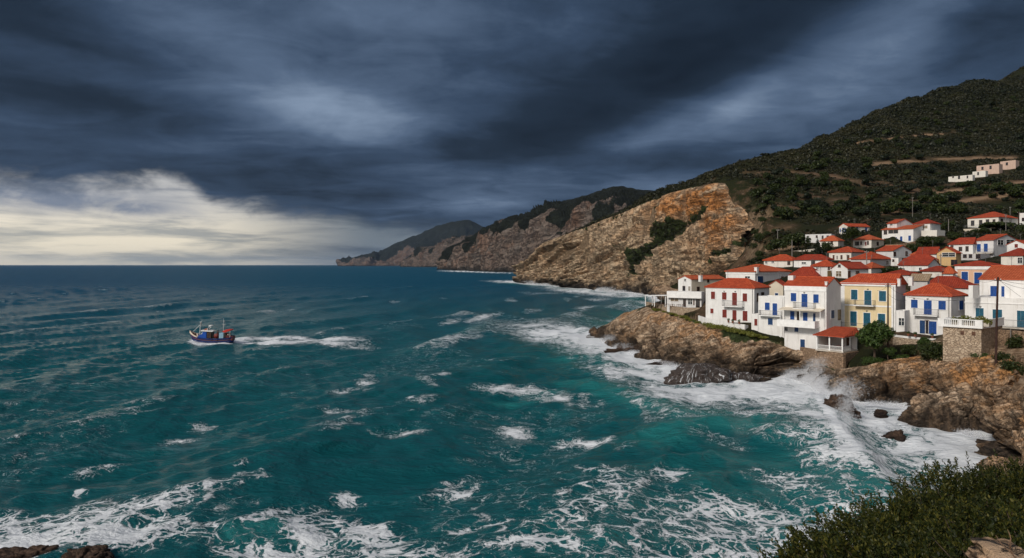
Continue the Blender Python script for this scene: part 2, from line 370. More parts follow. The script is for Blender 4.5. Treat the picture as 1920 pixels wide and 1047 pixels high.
RED = simple('oxblood_paint', (.19, .024, .016), 0.55, 0.3, 2.5); BROWN = simple('brown_wood', (.10, .045, .025), 0.7, 0.4, 3)
GLASS = simple('window_glass', (.020, .026, .034), 0.08, 0.5, 0.8, spec=0.6); TANGLASS = simple('curtained_glass', (.20, .155, .10), 0.25, 0.6, 1.5)
IRON = simple('grey_iron', (.16, .155, .15), 0.6, 0.3, 3); DARKWOOD = simple('dark_pole_wood', (.045, .020, .014), 0.85, 0.4, 3); POLEGREY = simple('grey_pole', (.22, .20, .18), 0.85, 0.3, 3)
STONE = stonewall('rubble_stone', (.40, .30, .21), (.52, .41, .30), (.20, .145, .10)); STONE2 = stonewall('brown_rubble_stone', (.25, .165, .105), (.36, .25, .165), (.12, .08, .055))
CONC = simple('pale_concrete', (.52, .47, .40), 0.9, 0.25, 1.0, 0.3)

def leafmat(name, c1, c2, c3, trans=0.25, patch=None):
    m, t, b = new_mat(name); g = t.new('ShaderNodeNewGeometry'); p = g.outputs['Position']
    rnd = g.outputs['Random Per Island']
    cc = t.ramp(rnd, [(0.0, c1), (0.55, c2), (1.0, c3)])
    cc = t.mixc(t.m('MULTIPLY', t.smooth(t.noise(p, 0.9, 4), 0.4, 0.7), 0.5), cc, c1)
    if patch: cc = t.mixc(t.m('MULTIPLY', t.smooth(t.noise(p, 0.028, 5, 0.65), 0.44, 0.62), 0.8), cc, t.mixc(rnd, tuple(k * .5 for k in patch), patch))
    t.l.new(cc, b.inputs['Base Color']); b.inputs['Roughness'].default_value = 0.55; b.inputs['Specular IOR Level'].default_value = 0.3
    tr = t.new('ShaderNodeBsdfTranslucent'); t.l.new(cc, tr.inputs[0])
    mx = t.new('ShaderNodeMixShader'); mx.inputs[0].default_value = trans
    t.l.new(b.outputs[0], mx.inputs[1]); t.l.new(tr.outputs[0], mx.inputs[2]); t.l.new(mx.outputs[0], t.n['Material Output'].inputs[0])
    return m
LEAF = leafmat('olive_leaf', (.016, .028, .006), (.034, .050, .010), (.062, .074, .016))
LEAF_FG = leafmat('shrub_leaf', (.010, .019, .004), (.044, .054, .008), (.130, .115, .018), 0.32)
LEAF_FRESH = leafmat('fresh_leaf', (.026, .052, .010), (.048, .085, .016), (.078, .115, .024))
LEAF_DARK = leafmat('cypress_leaf', (.008, .013, .005), (.014, .022, .008), (.022, .032, .010))
SCRUB = leafmat('hill_scrub', (.007, .009, .004), (.014, .018, .006), (.032, .034, .012), 0.12, (.046, .043, .015))
GRASS = leafmat('cliff_grass', (.10, .12, .018), (.18, .19, .032), (.28, .25, .065), 0.4)
BARK = simple('bark', (.075, .052, .036), 0.95, 0.4, 4, 0.5, 14)
# ------------------------------------------------------------------ land: coast lines given as (photo column, row, distance)
def A3(lst): return np.array([at(*q) for q in lst])
# promontory and near coast: waterline / crest pairs, from the tip round to the viewer's own slope
PW = [(1108,629),(1135,641),(1160,653),(1190,663),(1208,671),(1226,673),(1258,681),(1290,690),(1330,700),(1380,711),(1420,714),(1452,709),(1480,708),(1512,712),
      (1545,722),(1590,746),(1640,752),(1690,756),(1728,766),(1742,783),(1790,800),(1838,808),(1843,828),(1834,856)]
PC = [(1114,622,216),(1138,607,212),(1162,592,205),(1187,582,198),(1213,576,190),(1250,585,180),(1285,595,168),(1312,605,156.5),(1345,614,149.5),(1385,622,142.3),(1415,629,139),(1450,638,137),
      (1478,651,135.3),(1505,661,132.8),(1545,687,126.5),(1585,691,121.5),(1630,684,118),(1680,672,118),(1730,668,115),(1775,664,111),(1830,664,106),(1880,668,101),(1905,690,94),(1862,752,80)]
pw = [sea_at(*q) for q in PW] + [np.array(q, float) for q in [(51,70,0),(43,60,0),(34,50,0),(26,40,0),(18,30,0),(7,20,0),(-6,12,0),(-16,2,0)]]
pc = [at(*q) for q in PC] + [np.array(q, float) for q in [(55.5,76,7.9),(54,71,9.5),(45,55,10),(36,44,11),(27,33,12.2),(15.5,20,14.6),(3.2,9.5,16.4),(-5,2,18)]]
pw, pc = np.array(pw), np.array(pc)
# hidden lee side of the promontory, round to the foot of the big cliff
bw = np.array([pw[0], (38,232,0), (52,262,0), (74,330,0), (92,410,0), (100,480,0), sea_at(1215,552.5)])
bc = np.array([pc[0], (42,228,5), (58,256,6), (81,328,6), (100,405,7), (108,478,7), (114,520,10)])
# big cliff
CB = [(975,530.5),(1010,534),(1050,537),(1090,541),(1116,544.5),(1165,548.5),(1205,551.5)]
cb = [np.array(q, float) for q in [(130,1180,-1),(45,1010,-1)]] + [sea_at(*q) for q in CB] + [at(1255,546,490), at(1300,540,465), at(1340,533,450), at(1370,525,440), at(1395,515,430), at(1413,505,424)]
CT = [(986,492,868),(1017,457,795),(1054,442,725),(1097,427,668),(1132,412,632),(1172,397,592),(1213,379,560),(1264,361,530),(1318,349,506),(1357,346,490),(1372,378,472),(1398,396,452),(1414,428,436)]
ct = [np.array(q, float) for q in [(160,1170,60),(70,1020,48)]] + [at(*q) for q in CT]
cb, ct = np.array(cb), np.array(ct)

def resample(rows, nu):
    rows = [np.asarray(r, float) for r in rows]; mean = sum(rows) / len(rows)
    s = np.r_[0, np.cumsum(np.linalg.norm(np.diff(mean, axis=0), axis=1))]; u = np.linspace(0, s[-1], nu)
    out = []
    for r in rows:
        d = np.gradient(r, s, axis=0); k = np.clip(np.searchsorted(s, u, 'right') - 1, 0, len(s) - 2)
        h = (s[k + 1] - s[k])[:, None]; t = ((u - s[k]) / (s[k + 1] - s[k]))[:, None]
        p = (2*t**3-3*t**2+1)*r[k] + (t**3-2*t**2+t)*h*d[k]*0.8 + (-2*t**3+3*t**2)*r[k+1] + (t**3-t**2)*h*d[k+1]*0.8
        out.append(p)
    return np.array(out), s[-1]
def loft(rows, nu, vs_, inland=None):
    """rows: polylines bottom to top; vs_: (row parameter) samples, one per grid line"""
    rs, L = resample(rows, nu); vs_ = np.asarray(vs_)
    k = np.clip(np.floor(vs_).astype(int), 0, len(rows) - 2); t = (vs_ - k)[:, None, None]
    return rs[k] * (1 - t) + rs[k + 1] * t
def grid_normals(P):
    du = np.gradient(P, axis=1); dv = np.gradient(P, axis=0); n = np.cross(du, dv)
    return n / (np.linalg.norm(n, axis=2, keepdims=True) + 1e-9)
def grid_faces(nv, nu):
    i = np.arange(nv - 1)[:, None] * nu + np.arange(nu - 1)[None]; i = i.ravel()
    return np.stack([i, i + 1, i + nu + 1, i + nu], 1)
def grid_obj(name, P, mat, attrs=None, kind='structure', smooth=False, flip=False):
    nv, nu = P.shape[:2]; f = grid_faces(nv, nu)
    if flip: f = f[:, ::-1]
    o = link_mesh(name, P.reshape(-1, 3), f, mat, smooth=smooth, attrs=attrs); o['kind'] = kind; return o
def saw(x, sharp=0.25):
    """ledge profile: slow rise then quick drop"""
    f = x - np.floor(x); return np.where(f < 1 - sharp, f / (1 - sharp), (1 - f) / sharp)

ROCK_NEAR = rock('shore_rock', (.64,.49,.35), (.40,.27,.17), (.060,.037,.024), (.40,.20,.080), (-.20,.40,.9), 0.8, 4.3, bumpd=0.7)
ROCK_CLIFF = rock('cliff_rock', (.60,.475,.33), (.40,.30,.20), (.075,.056,.042), (.50,.22,.075), (-.08,.29,.95), 4.0, 7.0, (.016,.013,.011), bumpd=0.8)
ROCK_FAR = rock('headland_rock', (.205,.170,.145), (.118,.098,.084), (.036,.033,.033), (.19,.11,.075), (-.06,.24,.95), 14.0, 14.0, (.016,.015,.014), bumpd=0.8, veg=(.0065,.0085,.006))  # albedo kept low: cloud shade over the far coast is put into the colour
ROCK_SEA = rock('sea_rock_wet', (.10,.062,.042), (.062,.038,.026), (.020,.014,.011), (.12,.06,.03), (-.20,.40,.9), 0.5, 0.6, (.016,.011,.009), bumpd=0.4)

# --- promontory rock
def shore(name, W, C, nu, nv, seed, inward, amp=1.0):
    low = W.copy(); low[:, 2] = -3.0
    out = (W - C); out[:, 2] = 0; ln = np.linalg.norm(out, axis=1, keepdims=True) + 1e-6; out /= ln
    low = low + out * 1.5
    mid = W * 0.5 + C * 0.5; mid[:, 2] = C[:, 2] * 0.60 + 0.3; mid += out * 0.10 * ln      # convex brow
    inl = C - out * inward; inl[:, 2] = C[:, 2] - 0.5
    vs_ = np.r_[np.linspace(0, 1, max(4, nv // 8), endpoint=False), np.linspace(1, 3, nv), 3.5, 4]
    P = loft([low, W, mid, C, inl], nu, vs_)
    N = grid_normals(P); N *= np.sign((N[..., 2].mean()) or 1)
    p = P.reshape(-1, 3); n = N.reshape(-1, 3)
    # tilted beds stepping out as ledges, broken by joints
    q = p + 0.6 * np.stack([fbm(p * 0.11, 3, seed), fbm(p * 0.11 + 31, 3, seed), 0.7 * fbm(p * 0.13 + 77, 3, seed)], 1)
    ax = np.array([-.20, .40, .90]); s = q @ ax
    cid, ed = cells(np.stack([(q[:, 0] - q[:, 1]) * 0.13, (q[:, 0] + q[:, 1]) * 0.06, s * 0.30], 1), seed)
    cid2, ed2 = cells(q * np.array([0.42, 0.42, 0.62]), seed + 5)
    d = 2.5 * (saw(s / 2.7 + 0.6 * vnoise(p * 0.05, seed), 0.22) - 0.5) + 0.85 * (saw(s / 0.95 + .3 * vnoise(p * .2, seed + 2), 0.25) - 0.5)
    d += 2.0 * (cid - 0.5) + 0.35 * (cid2 - 0.5) - 1.5 * sstep(0.16 - ed, 0, 0.16) - 0.35 * sstep(0.10 - ed2, 0, 0.10)
    d += 1.0 * fbm(p * 0.09, 3, seed + 3) + 0.14 * fbm(p * 0.7, 3, seed + 8) + 0.05 * fbm(p * 2.6, 3, seed + 5)
    vv = np.repeat(vs_, nu); taper = np.where(vv > 2.2, np.clip(1 - (vv - 2.2) / 0.8, 0.12, 1), 1) * np.clip(vv / 0.8, 0.3, 1)
    p2 = p + n * (d * taper * amp)[:, None]
    p2[:, 2] = np.where(vv > 3.2, np.minimum(p2[:, 2], p[:, 2]), p2[:, 2])
    return p2.reshape(P.shape), p2, vv
P, p, vv = shore('shore', pw, pc, 1500, 84, 3, 3.0)
PROM = P
px_ = CX + p[:, 0] / p[:, 1] * FPX
veg = sstep(vv, 2.55, 3.0) * sstep(fbm(p * 0.12, 3, 9), 0.15, 0.45) * 0.6 * (px_ < 1860)
veg += sstep(vv, 2.2, 2.8) * np.exp(-((px_ - 1375) / 38) ** 2) * 0.8
tint = sstep(fbm(p * 0.09, 3, 21), -0.15, 0.45) * 0.7 + 0.5 * sstep(px_, 1560, 1700)
grid_obj('shore_rock', P, ROCK_NEAR, {'veg': veg, 'tint': tint})
P2, p2, vv2 = shore('lee', bw, bc, 260, 30, 5, 3.0)
grid_obj('lee_shore', P2, ROCK_NEAR, {'veg': vv2 * 0, 'tint': vv2 * 0 + 0.3}, flip=True)

# --- big cliff
def ridge(x): return 1 - np.abs(x)
cmid = cb * 0.55 + ct * 0.45; cmid[:, 2] = cb[:, 2] * 0.5 + ct[:, 2] * 0.5
clow = cb.copy(); clow[:, 2] -= 4
oh = cb - ct; oh[:, 2] = 0; oh /= np.linalg.norm(oh, axis=1, keepdims=True)
cin = ct - oh * 3.5; cin[:, 2] = ct[:, 2] - 4.5
cvs = np.r_[0, np.linspace(0.7, 3, 150), 3.5, 4]
P = loft([clow + oh * 3, cb, cmid, ct, cin], 780, cvs)
N = grid_normals(P); N *= -1 if (N[..., 1].mean() > 0) else 1
p = P.reshape(-1, 3); n = N.reshape(-1, 3); vv = np.repeat(cvs, 780)
along = p[:, 0] * 0.26 - p[:, 1] * 0.965
q = p + 9 * np.stack([fbm(p * 0.012, 3, 41), fbm(p * 0.012 + 9, 3, 41), 0.6 * fbm(p * 0.014 + 5, 3, 41)], 1)
s = q[:, 2] - 0.30 * (q[:, 0] * 0.26 - q[:, 1] * 0.965)
cid, ed = cells(np.stack([along * 0.03, p[:, 0] * 0.02, s * 0.055], 1), 71)
cid2, ed2 = cells(np.stack([along * 0.11, p[:, 0] * 0.08, s * 0.13], 1), 73)
pxc0 = CX + p[:, 0] / p[:, 1] * FPX
flute = fbm(np.stack([along * 0.13, p[:, 0] * 0.04, p[:, 2] * 0.016], 1), 4, 51)
bench = fbm(np.stack([along * 0.006, p[:, 0] * 0.004, s * 0.20], 1), 4, 55)
upr = sstep(vv + .5 * fbm(p * .01, 2, 5) + (pxc0 - 1180) / 220, 1.7, 2.6)
d = 4.0 * (cid - 0.5) + 1.2 * (cid2 - 0.5) - 1.6 * sstep(0.12 - ed, 0, 0.12) - 0.9 * sstep(0.12 - ed2, 0, 0.12) + (2 + 6.0 * upr) * ridge(flute * 1.8) + (5.5 - 3.5 * upr) * bench + (5.2 - 4.0 * upr) * (saw(s / 7.5 + .5 * vnoise(p * .02, 4), .22) - .5) + (1.6 - 1.2 * upr) * (saw(s / 2.6, .25) - .5) + 1.6 * upr * ridge(3 * vnoise(np.stack([along * 0.30, p[:, 0] * 0.1, p[:, 2] * 0.02], 1), 61)) + 5 * fbm(p * 0.02, 4, 57) + 0.9 * fbm(p * 0.13, 3, 58) + 0.5 * fbm(p * 0.42, 3, 59)
# gully that carries the diagonal green band, and the buttress right of it
pxc = CX + p[:, 0] / p[:, 1] * FPX; pyc = HY + (CAM_H - p[:, 2]) / p[:, 1] * FPX
gl = np.abs((pyc - (520 - (pxc - 1160) * 0.735))) ; gul = np.exp(-(gl / 15) ** 2) * sstep(pxc, 1150, 1190) * sstep(1345 - pxc, 0, 25)
bas = np.exp(-((pyc - 430) / 16) ** 2) * sstep(pxc, 1195, 1225) * sstep(1300 - pxc, 0, 30)
d += -7.0 * gul + 3.5 * np.exp(-((pxc - 1372) / 26) ** 2)
tp = np.clip((3 - vv) / 0.35, 0.10, 1) * np.clip((vv - 0.4) / 0.8, 0.15, 1)
p2 = p + n * ((d + 1.0) * tp)[:, None]
P = p2.reshape(P.shape)
tint = 1.0 * np.exp(-(((pxc - 1362) / 40) ** 2 + ((pyc - 425) / 60) ** 2)) + 1.1 * np.exp(-(((pxc - 1275) / 60) ** 2 + ((pyc - 393) / 28) ** 2)) + 0.9 * np.exp(-(((pxc - 1330) / 30) ** 2 + ((pyc - 370) / 25) ** 2)) + 0.25
veg = np.clip(1.0 * gul + 0.85 * bas, 0, 1) + 0.25 * sstep(fbm(p * 0.03, 4, 62), 0.1, 0.5) + 0.75 * sstep(vv, 2.92, 3.1) + 0.5 * np.exp(-(((pxc - 1180) / 25) ** 2 + ((pyc - 470) / 14) ** 2)) + 0.75*np.exp(-(np.abs(pyc - (500 - (pxc - 1360) * 0.8)) / 7) ** 2) * sstep(pxc, 1340, 1360)
grid_obj('cliff', P, ROCK_CLIFF, {'veg': veg, 'tint': tint})
CLIFF = (P, veg.reshape(P.shape[:2]))

# --- headlands farther up the coast
def headland(name, base, brow, top, back, nu, nv, sc, seed, vegtop):
    rows = [np.array(r) for r in (base, brow, top, back)]; low = rows[0].copy(); low[:, 2] = -6
    v = np.r_[0, np.linspace(0.8, 3, nv), 3.5, 4]
    P = loft([low] + rows, nu, v); N = grid_normals(P); N *= -1 if N[..., 1].mean() > 0 else 1
    p = P.reshape(-1, 3); n = N.reshape(-1, 3); vv = np.repeat(v, nu)
    al = p[:, 0] * 0.3 - p[:, 1] * 0.95
    fl = ridge(fbm(np.stack([al / (sc * 1.1), p[:, 0] / (sc * 2), p[:, 2] / (sc * 5)], 1), 4, seed) * 1.5)
    cid, ed = cells(p / np.array([sc * 2, sc * 2, sc * 1.6]), seed)
    d = sc * (0.42 * fl + 0.5 * fbm(p / (sc * 3), 4, seed + 3) + 0.34 * (cid - 0.5) + 0.14 * fbm(p / (sc * 0.5), 3, seed + 4))
    tp = np.clip((3.2 - vv) / 0.8, 0.22, 1) * np.clip((vv - 0.3), 0.1, 1)
    p2 = p + n * (d * tp)[:, None]
    edge = vv + 0.35 * fbm(p / (sc * 2.2), 4, seed + 7)
    veg = sstep(edge, 1.84, 2.05) * vegtop + 0.38 * sstep(fbm(p / (sc * 1.8), 4, seed + 8), 0.0, 0.5)
    tint = 0.35 + 0.5 * sstep(fbm(p / (sc * 2.5), 3, seed + 9), 0, 0.4)
    return grid_obj(name, p2.reshape(P.shape), ROCK_FAR, {'veg': veg, 'tint': tint}, smooth=False)
hx = [828, 835, 850, 880, 915, 950, 985, 1060, 1150, 1240, 1300]
hb = [505.5, 506, 507, 508.2, 509.5, 510.5, 511.2, 513, 515, 517, 518]
hbr = [503, 496, 480, 458, 443, 432, 424, 410, 404, 398, 392]
ht = [502.5, 491, 468, 452.5, 426, 411, 402, 378, 354, 362, 351]
Yb = [CAM_H * FPX / (b - HY) for b in hb]
base = [at(x, b, Y) for x, b, Y in zip(hx, hb, Yb)]
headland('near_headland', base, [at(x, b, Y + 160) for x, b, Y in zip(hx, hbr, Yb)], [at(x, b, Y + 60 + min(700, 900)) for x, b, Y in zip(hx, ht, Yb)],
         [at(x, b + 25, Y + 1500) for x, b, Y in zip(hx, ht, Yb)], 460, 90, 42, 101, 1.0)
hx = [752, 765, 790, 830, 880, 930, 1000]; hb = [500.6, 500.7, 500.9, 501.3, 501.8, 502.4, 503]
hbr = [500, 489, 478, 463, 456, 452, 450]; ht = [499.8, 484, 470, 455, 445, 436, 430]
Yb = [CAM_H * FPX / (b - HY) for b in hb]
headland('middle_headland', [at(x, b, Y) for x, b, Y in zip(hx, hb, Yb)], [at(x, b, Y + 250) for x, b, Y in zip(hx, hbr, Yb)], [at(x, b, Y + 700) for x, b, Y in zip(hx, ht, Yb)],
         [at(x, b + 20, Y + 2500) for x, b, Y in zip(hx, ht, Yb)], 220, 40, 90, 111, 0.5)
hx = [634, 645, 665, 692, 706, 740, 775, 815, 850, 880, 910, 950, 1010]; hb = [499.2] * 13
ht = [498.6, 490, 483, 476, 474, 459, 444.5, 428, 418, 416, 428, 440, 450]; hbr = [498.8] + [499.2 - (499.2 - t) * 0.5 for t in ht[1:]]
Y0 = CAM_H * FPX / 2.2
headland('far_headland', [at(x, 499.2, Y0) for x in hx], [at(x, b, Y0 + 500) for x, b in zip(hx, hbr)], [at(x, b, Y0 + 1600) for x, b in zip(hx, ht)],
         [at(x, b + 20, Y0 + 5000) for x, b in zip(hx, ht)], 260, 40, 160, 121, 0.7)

# --- ground: one height field over the land behind the coast lines
CTRL = [tuple(q) for q in pc] + [tuple(q) for q in bc] + [tuple(q) for q in ct]
CTRL += [tuple(q) for q in cb[9:]]
def prof(px, py, Y): CTRL.append(tuple(at(px, py, Y)))
SKY = [(1222,361,640),(1284,346,610),(1318,337,595),(1360,325,575),(1420,306,580),(1480,284,610),(1540,252,660),(1600,226,700),(1650,206,730),(1700,186,770),(1760,165,810),(1820,148,850),(1920,127,910),(2050,100,960),(2250,80,1000)]
for x, y, Y in SKY:
    prof(x, y, Y); q = at(x, y, Y); CTRL.append((q[0] * 1.22, Y * 1.22, q[2] - 12)); CTRL.append((q[0] * 1.5, Y * 1.5, q[2] - 60))
for x in (1434, 1470, 1520, 1600, 1700, 1800, 1920, 2100, 2300):
    ys = [s_ for s_ in SKY if s_[0] <= max(x, 1222)][-1][1]
    for y, Y in ((435,280),(420,325),(400,378),(370,435),(345,485),(320,535),(300,575),(270,630),(235,690),(200,755),(165,830)):
        if y > ys + 22: prof(x, y, Y)
for x in (1440, 1480, 1520):  prof(x, 470, 235); prof(x, 488, 208)
for x in (1600, 1700, 1800, 1920): prof(x, 478, 222)
for x, y, Y in ((1345,530,230),(1375,524,250),(1398,516,280),(1404,512,320),(1408,508,370),(1330,540,300),(1300,545,360),(1260,550,430),(1405,520,230),(1150,440,760),(1250,385,590),(1330,352,560),(1390,345,540),(1080,450,850)): prof(x, y, Y)
CTRL += [(0,0,19.9),(0,4,18.9),(4.3,6,19.2),(3,8,17.2),(10,14,16.7),(6,10,17.0),(20,14,18),(30,10,21),(60,20,26),(90,50,30),(60,80,8.0),(65,88,8.2),(70,75,9),(62,97,8.6),(95,80,14),(120,90,26),(77,92,9.5),(150,60,48),(-12,0,19),(-3,5,17.6)]
# ------------------------------------------------------------------ houses (specified from facade measurements); boxes of coordinates are turned into metres on the wall's own plane
HOUSES = []
class House: pass
OPK = {'b': ('window', BLUE, TRIM), 'B': ('door', BLUE, TRIM), 't': ('window', TEAL, TRIM), 'T': ('door', TEAL, TRIM), 'k': ('window', BLUED, TRIM), 'K': ('door', BLUED, TRIM),
       'r': ('window', RED, TRIM), 'R': ('door', RED, TRIM), 'w': ('window', GLASS, TRIM), 'd': ('door', GLASS, BROWN), 'n': ('door', BROWN, TRIM), 'g': ('window', TANGLASS, TRIM), 'o': ('window', GLASS, BROWN)}
def H(name, label, t, corner, base, eave, left, right, Y, roof='hip', ridge=None, off=22, wall=None, sidewall=None, tile=None, ops=(), il=None, ir=None, group=None, ground=True, over=0.35, found=1.8, parapet=0.0, cornice=None, cat='house', th=None, tidy=True):
    if 150 < Y < 240: found = max(found, 3.6)
    k_ = (len(HOUSES) * 7 + int(Y)) % 10
    wall = wall or (WHITE if Y < 150 else (WHITE, WHITE_WARM, WHITE_GREY, WHITE, WHITE_WARM)[k_ % 5]); tile = tile or (TILE, TILE_ORANGE, TILE, TILE_DEEP, TILE_ORANGE, TILE_DULL, TILE)[k_ % 7]
    pxc = zx(t, corner); C = at(pxc, zy(t, base), Y); zb = C[2]; ze = at(pxc, zy(t, eave), Y)[2]
    phi = math.atan2(pxc - CX, FPX); th = phi + R(off) if th is None else th
    c, s = math.cos(th), math.sin(th)
    mL = (zx(t, left) - CX) / FPX; mR = (zx(t, right) - CX) / FPX
    W = (C[0] - mL * Y) / (c + mL * s)
    D = (mR * Y - C[0]) / (s - mR * c)
    h = ze - zb
    o = House(); o.t = t; o.C, o.W, o.D, o.h, o.th, o.Y, o.zb = C, W, D, h, th, Y, zb
    base_pt = np.array([C[0] - W * c, C[1] + W * s, zb])
    root = empty(name, base_pt, -th); o.root = root; o.base = base_pt
    tag(root, label, cat, group)
    # walls
    mb = MB(); pz = parapet
    ridge_z = None
    if ridge is not None:
        mid_local = {'gable_front': (W / 2, 0.0), 'shed': (W / 2, D)}.get(roof, (W / 2, D / 2))
        yw = base_pt[1] - mid_local[0] * s + mid_local[1] * c
        ridge_z = CAM_H - (zy(t, ridge) - HY) / FPX * yw - zb
        rise = min(max(0.5, ridge_z - h), 0.62 * min(W, D))
    else: rise = 0.0
    o.rise = rise
    if roof == 'gable_front':
        mb.prism([(0, -found), (W, -found), (W, h), (W / 2, h + rise), (0, h)], 'y', 0, D)
    elif roof == 'gable_side':
        mb.prism([(0, -found), (D, -found), (D, h), (D / 2, h + rise), (0, h)], 'x', 0, W)
    elif roof == 'shed':
        mb.prism([(0, -found), (D, -found), (D, h + rise), (0, h)], 'x', 0, W)
    elif roof == 'flat':
        k = 0.22; ph = 0.55
        mb.box(0, 0, -found, W, D, h - ph)
        mb.add([(0, 0, h - ph), (W, 0, h - ph), (W, D, h - ph), (0, D, h - ph), (k, k, h - ph), (W - k, k, h - ph), (W - k, D - k, h - ph), (k, D - k, h - ph)] +
               [(0, 0, h), (W, 0, h), (W, D, h), (0, D, h), (k, k, h), (W - k, k, h), (W - k, D - k, h), (k, D - k, h)],
               [(0, 1, 9, 8), (1, 2, 10, 9), (2, 3, 11, 10), (3, 0, 8, 11), (4, 12, 13, 5), (5, 13, 14, 6), (6, 14, 15, 7), (7, 15, 12, 4), (8, 9, 13, 12), (9, 10, 14, 13), (10, 11, 15, 14), (11, 8, 12, 15)])
    else: mb.box(0, 0, -found, W, D, h)
    o.wall = mb.build('wall', wall, root)
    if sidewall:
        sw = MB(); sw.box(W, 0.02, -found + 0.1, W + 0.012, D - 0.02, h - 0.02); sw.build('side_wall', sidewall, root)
    # roof
    vr, fr, uv, ribs = [], [], [], []
    zo = h + 0.02; ov = over
    def quad(pts):
        b = len(vr); vr.extend(pts); fr.append(tuple(range(b, b + len(pts))))
        P0, P1 = Vector(pts[0]), Vector(pts[1]); e = (P1 - P0).normalized()
        nrm = (P1 - P0).cross(Vector(pts[2]) - P0).normalized(); up = nrm.cross(e)
        for q in pts: d = Vector(q) - P0; uv.append((d.dot(e), d.dot(up)))
    slope = None
    if roof in ('hip', 'gable_side'):
        iL = (D / 2 if roof == 'hip' else 0) if il is None else il; iR = (D / 2 if roof == 'hip' else 0) if ir is None else ir
        iL, iR = min(iL, W * 0.45), min(iR, W * 0.45)
        k = ov * rise / (D / 2); z0 = zo - k; zr = zo + rise
        ox_l = ov if iL > 0 else 0.18; ox_r = ov if iR > 0 else 0.18
        a, b_, c_, d_ = (-ox_l, -ov, z0), (W + ox_r, -ov, z0), (W + ox_r, D + ov, z0), (-ox_l, D + ov, z0)
        r1, r2 = (iL - (0 if iL > 0 else ox_l), D / 2, zr), (W - iR + (0 if iR > 0 else ox_r), D / 2, zr)
        quad([a, b_, r2, r1]); quad([c_, d_, r1, r2])
        if iR > 0: quad([b_, c_, r2]); ribs += [[b_, r2], [c_, r2]]
        if iL > 0: quad([d_, a, r1]); ribs += [[a, r1], [d_, r1]]
        ribs.append([r1, r2])
    elif roof == 'gable_front':
        k = ov * rise / (W / 2); z0 = zo - k; zr = zo + rise
        a, b_, c_, d_ = (-ov, -0.2, z0), (W + ov, -0.2, z0), (W + ov, D + .2, z0), (-ov, D + .2, z0); r1, r2 = (W / 2, -0.2, zr), (W / 2, D + .2, zr)
        quad([b_, c_, r2, r1]); quad([d_, a, r1, r2]); ribs.append([r1, r2])
    elif roof == 'shed':
        k = ov * rise / D; a, b_, c_, d_ = (-ov, -ov, zo - k), (W + ov, -ov, zo - k), (W + ov, D + ov, zo + rise + k), (-ov, D + ov, zo + rise + k)
        quad([a, b_, c_, d_])
    if fr:
        # give the roof its thickness
        nb = len(vr); th_ = 0.15; top = list(fr); vv_ = list(vr)
        vlow = [(q[0], q[1], q[2] - th_) for q in vr]
        faces = list(fr) + [tuple(nb + i for i in f[::-1]) for f in fr]; uvs = list(uv) + [uv[i] for f in fr for i in f[::-1]]
        # sides along outer edges (edges used once by position)
        from collections import Counter
        ek = Counter()
        key = lambda i: tuple(round(x_, 4) for x_ in vr[i])
        for f in fr:
            for i in range(len(f)): ek[frozenset((key(f[i]), key(f[(i + 1) % len(f)])))] += 1
        for f in fr:
            for i in range(len(f)):
                p_, q_ = f[i], f[(i + 1) % len(f)]
                if ek[frozenset((key(p_), key(q_)))] == 1:
                    faces.append((q_, p_, nb + p_, nb + q_)); uvs += [(0, 0), (.3, 0), (.3, .1), (0, .1)]
        o.roof = link_mesh('roof', vv_ + vlow, faces, tile, root, uvs=np.array(uvs))
        if ribs and Y < 235:
            rb = MB()
            for r_ in ribs: rb.tube([(q[0], q[1], q[2] + 0.02) for q in r_], 0.11, 6)
            rb.build('ridge_tiles', RIDGE if tile is TILE else tile, o.roof)
    if cornice:
        cm = MB(); hh, dd = cornice
        cm.box(-dd, -dd, h - hh, W + dd, 0, h - 0.01); cm.box(W, 0, h - hh, W + dd, D, h - 0.01); cm.build('cornice', TRIM, root)
    for q in ops: opening(o, *q)
    if ground:
        CTRL.append((C[0], C[1], zb - 0.1)); CTRL.append((base_pt[0], base_pt[1], zb - 0.1))
        CTRL.append((base_pt[0] + (W * .5) * c + D * .5 * s, base_pt[1] - W * .5 * s + D * .5 * c, zb - 0.1))
    HOUSES.append(o); return o
def face_uv(o, face, px, py, off=0.0):
    """photo pixel -> (distance along the wall from its left end, height above base) on a plane 'off' metres in front"""
    m = (px - CX) / FPX; c, s = math.cos(o.th), math.sin(o.th)
    if face == 'F':
        ox, oy = o.base[0] - s * off, o.base[1] - c * off; ex, ey = c, -s
    else:
        ox, oy = o.C[0] + c * off, o.C[1] - s * off; ex, ey = s, c
    u = (m * oy - ox) / (ex - m * ey); Yp = oy + u * ey
    return u, CAM_H - (py - HY) / FPX * Yp - o.zb
def wall_box(mb, o, face, u0, u1, z0, z1, d0, d1):
    """box on a wall from depth d0 to d1 measured outwards"""
    if face == 'F': mb.box(u0, -d1, z0, u1, -d0, z1)
    else: mb.box(o.W + d0, u0, z0, o.W + d1, u1, z1)
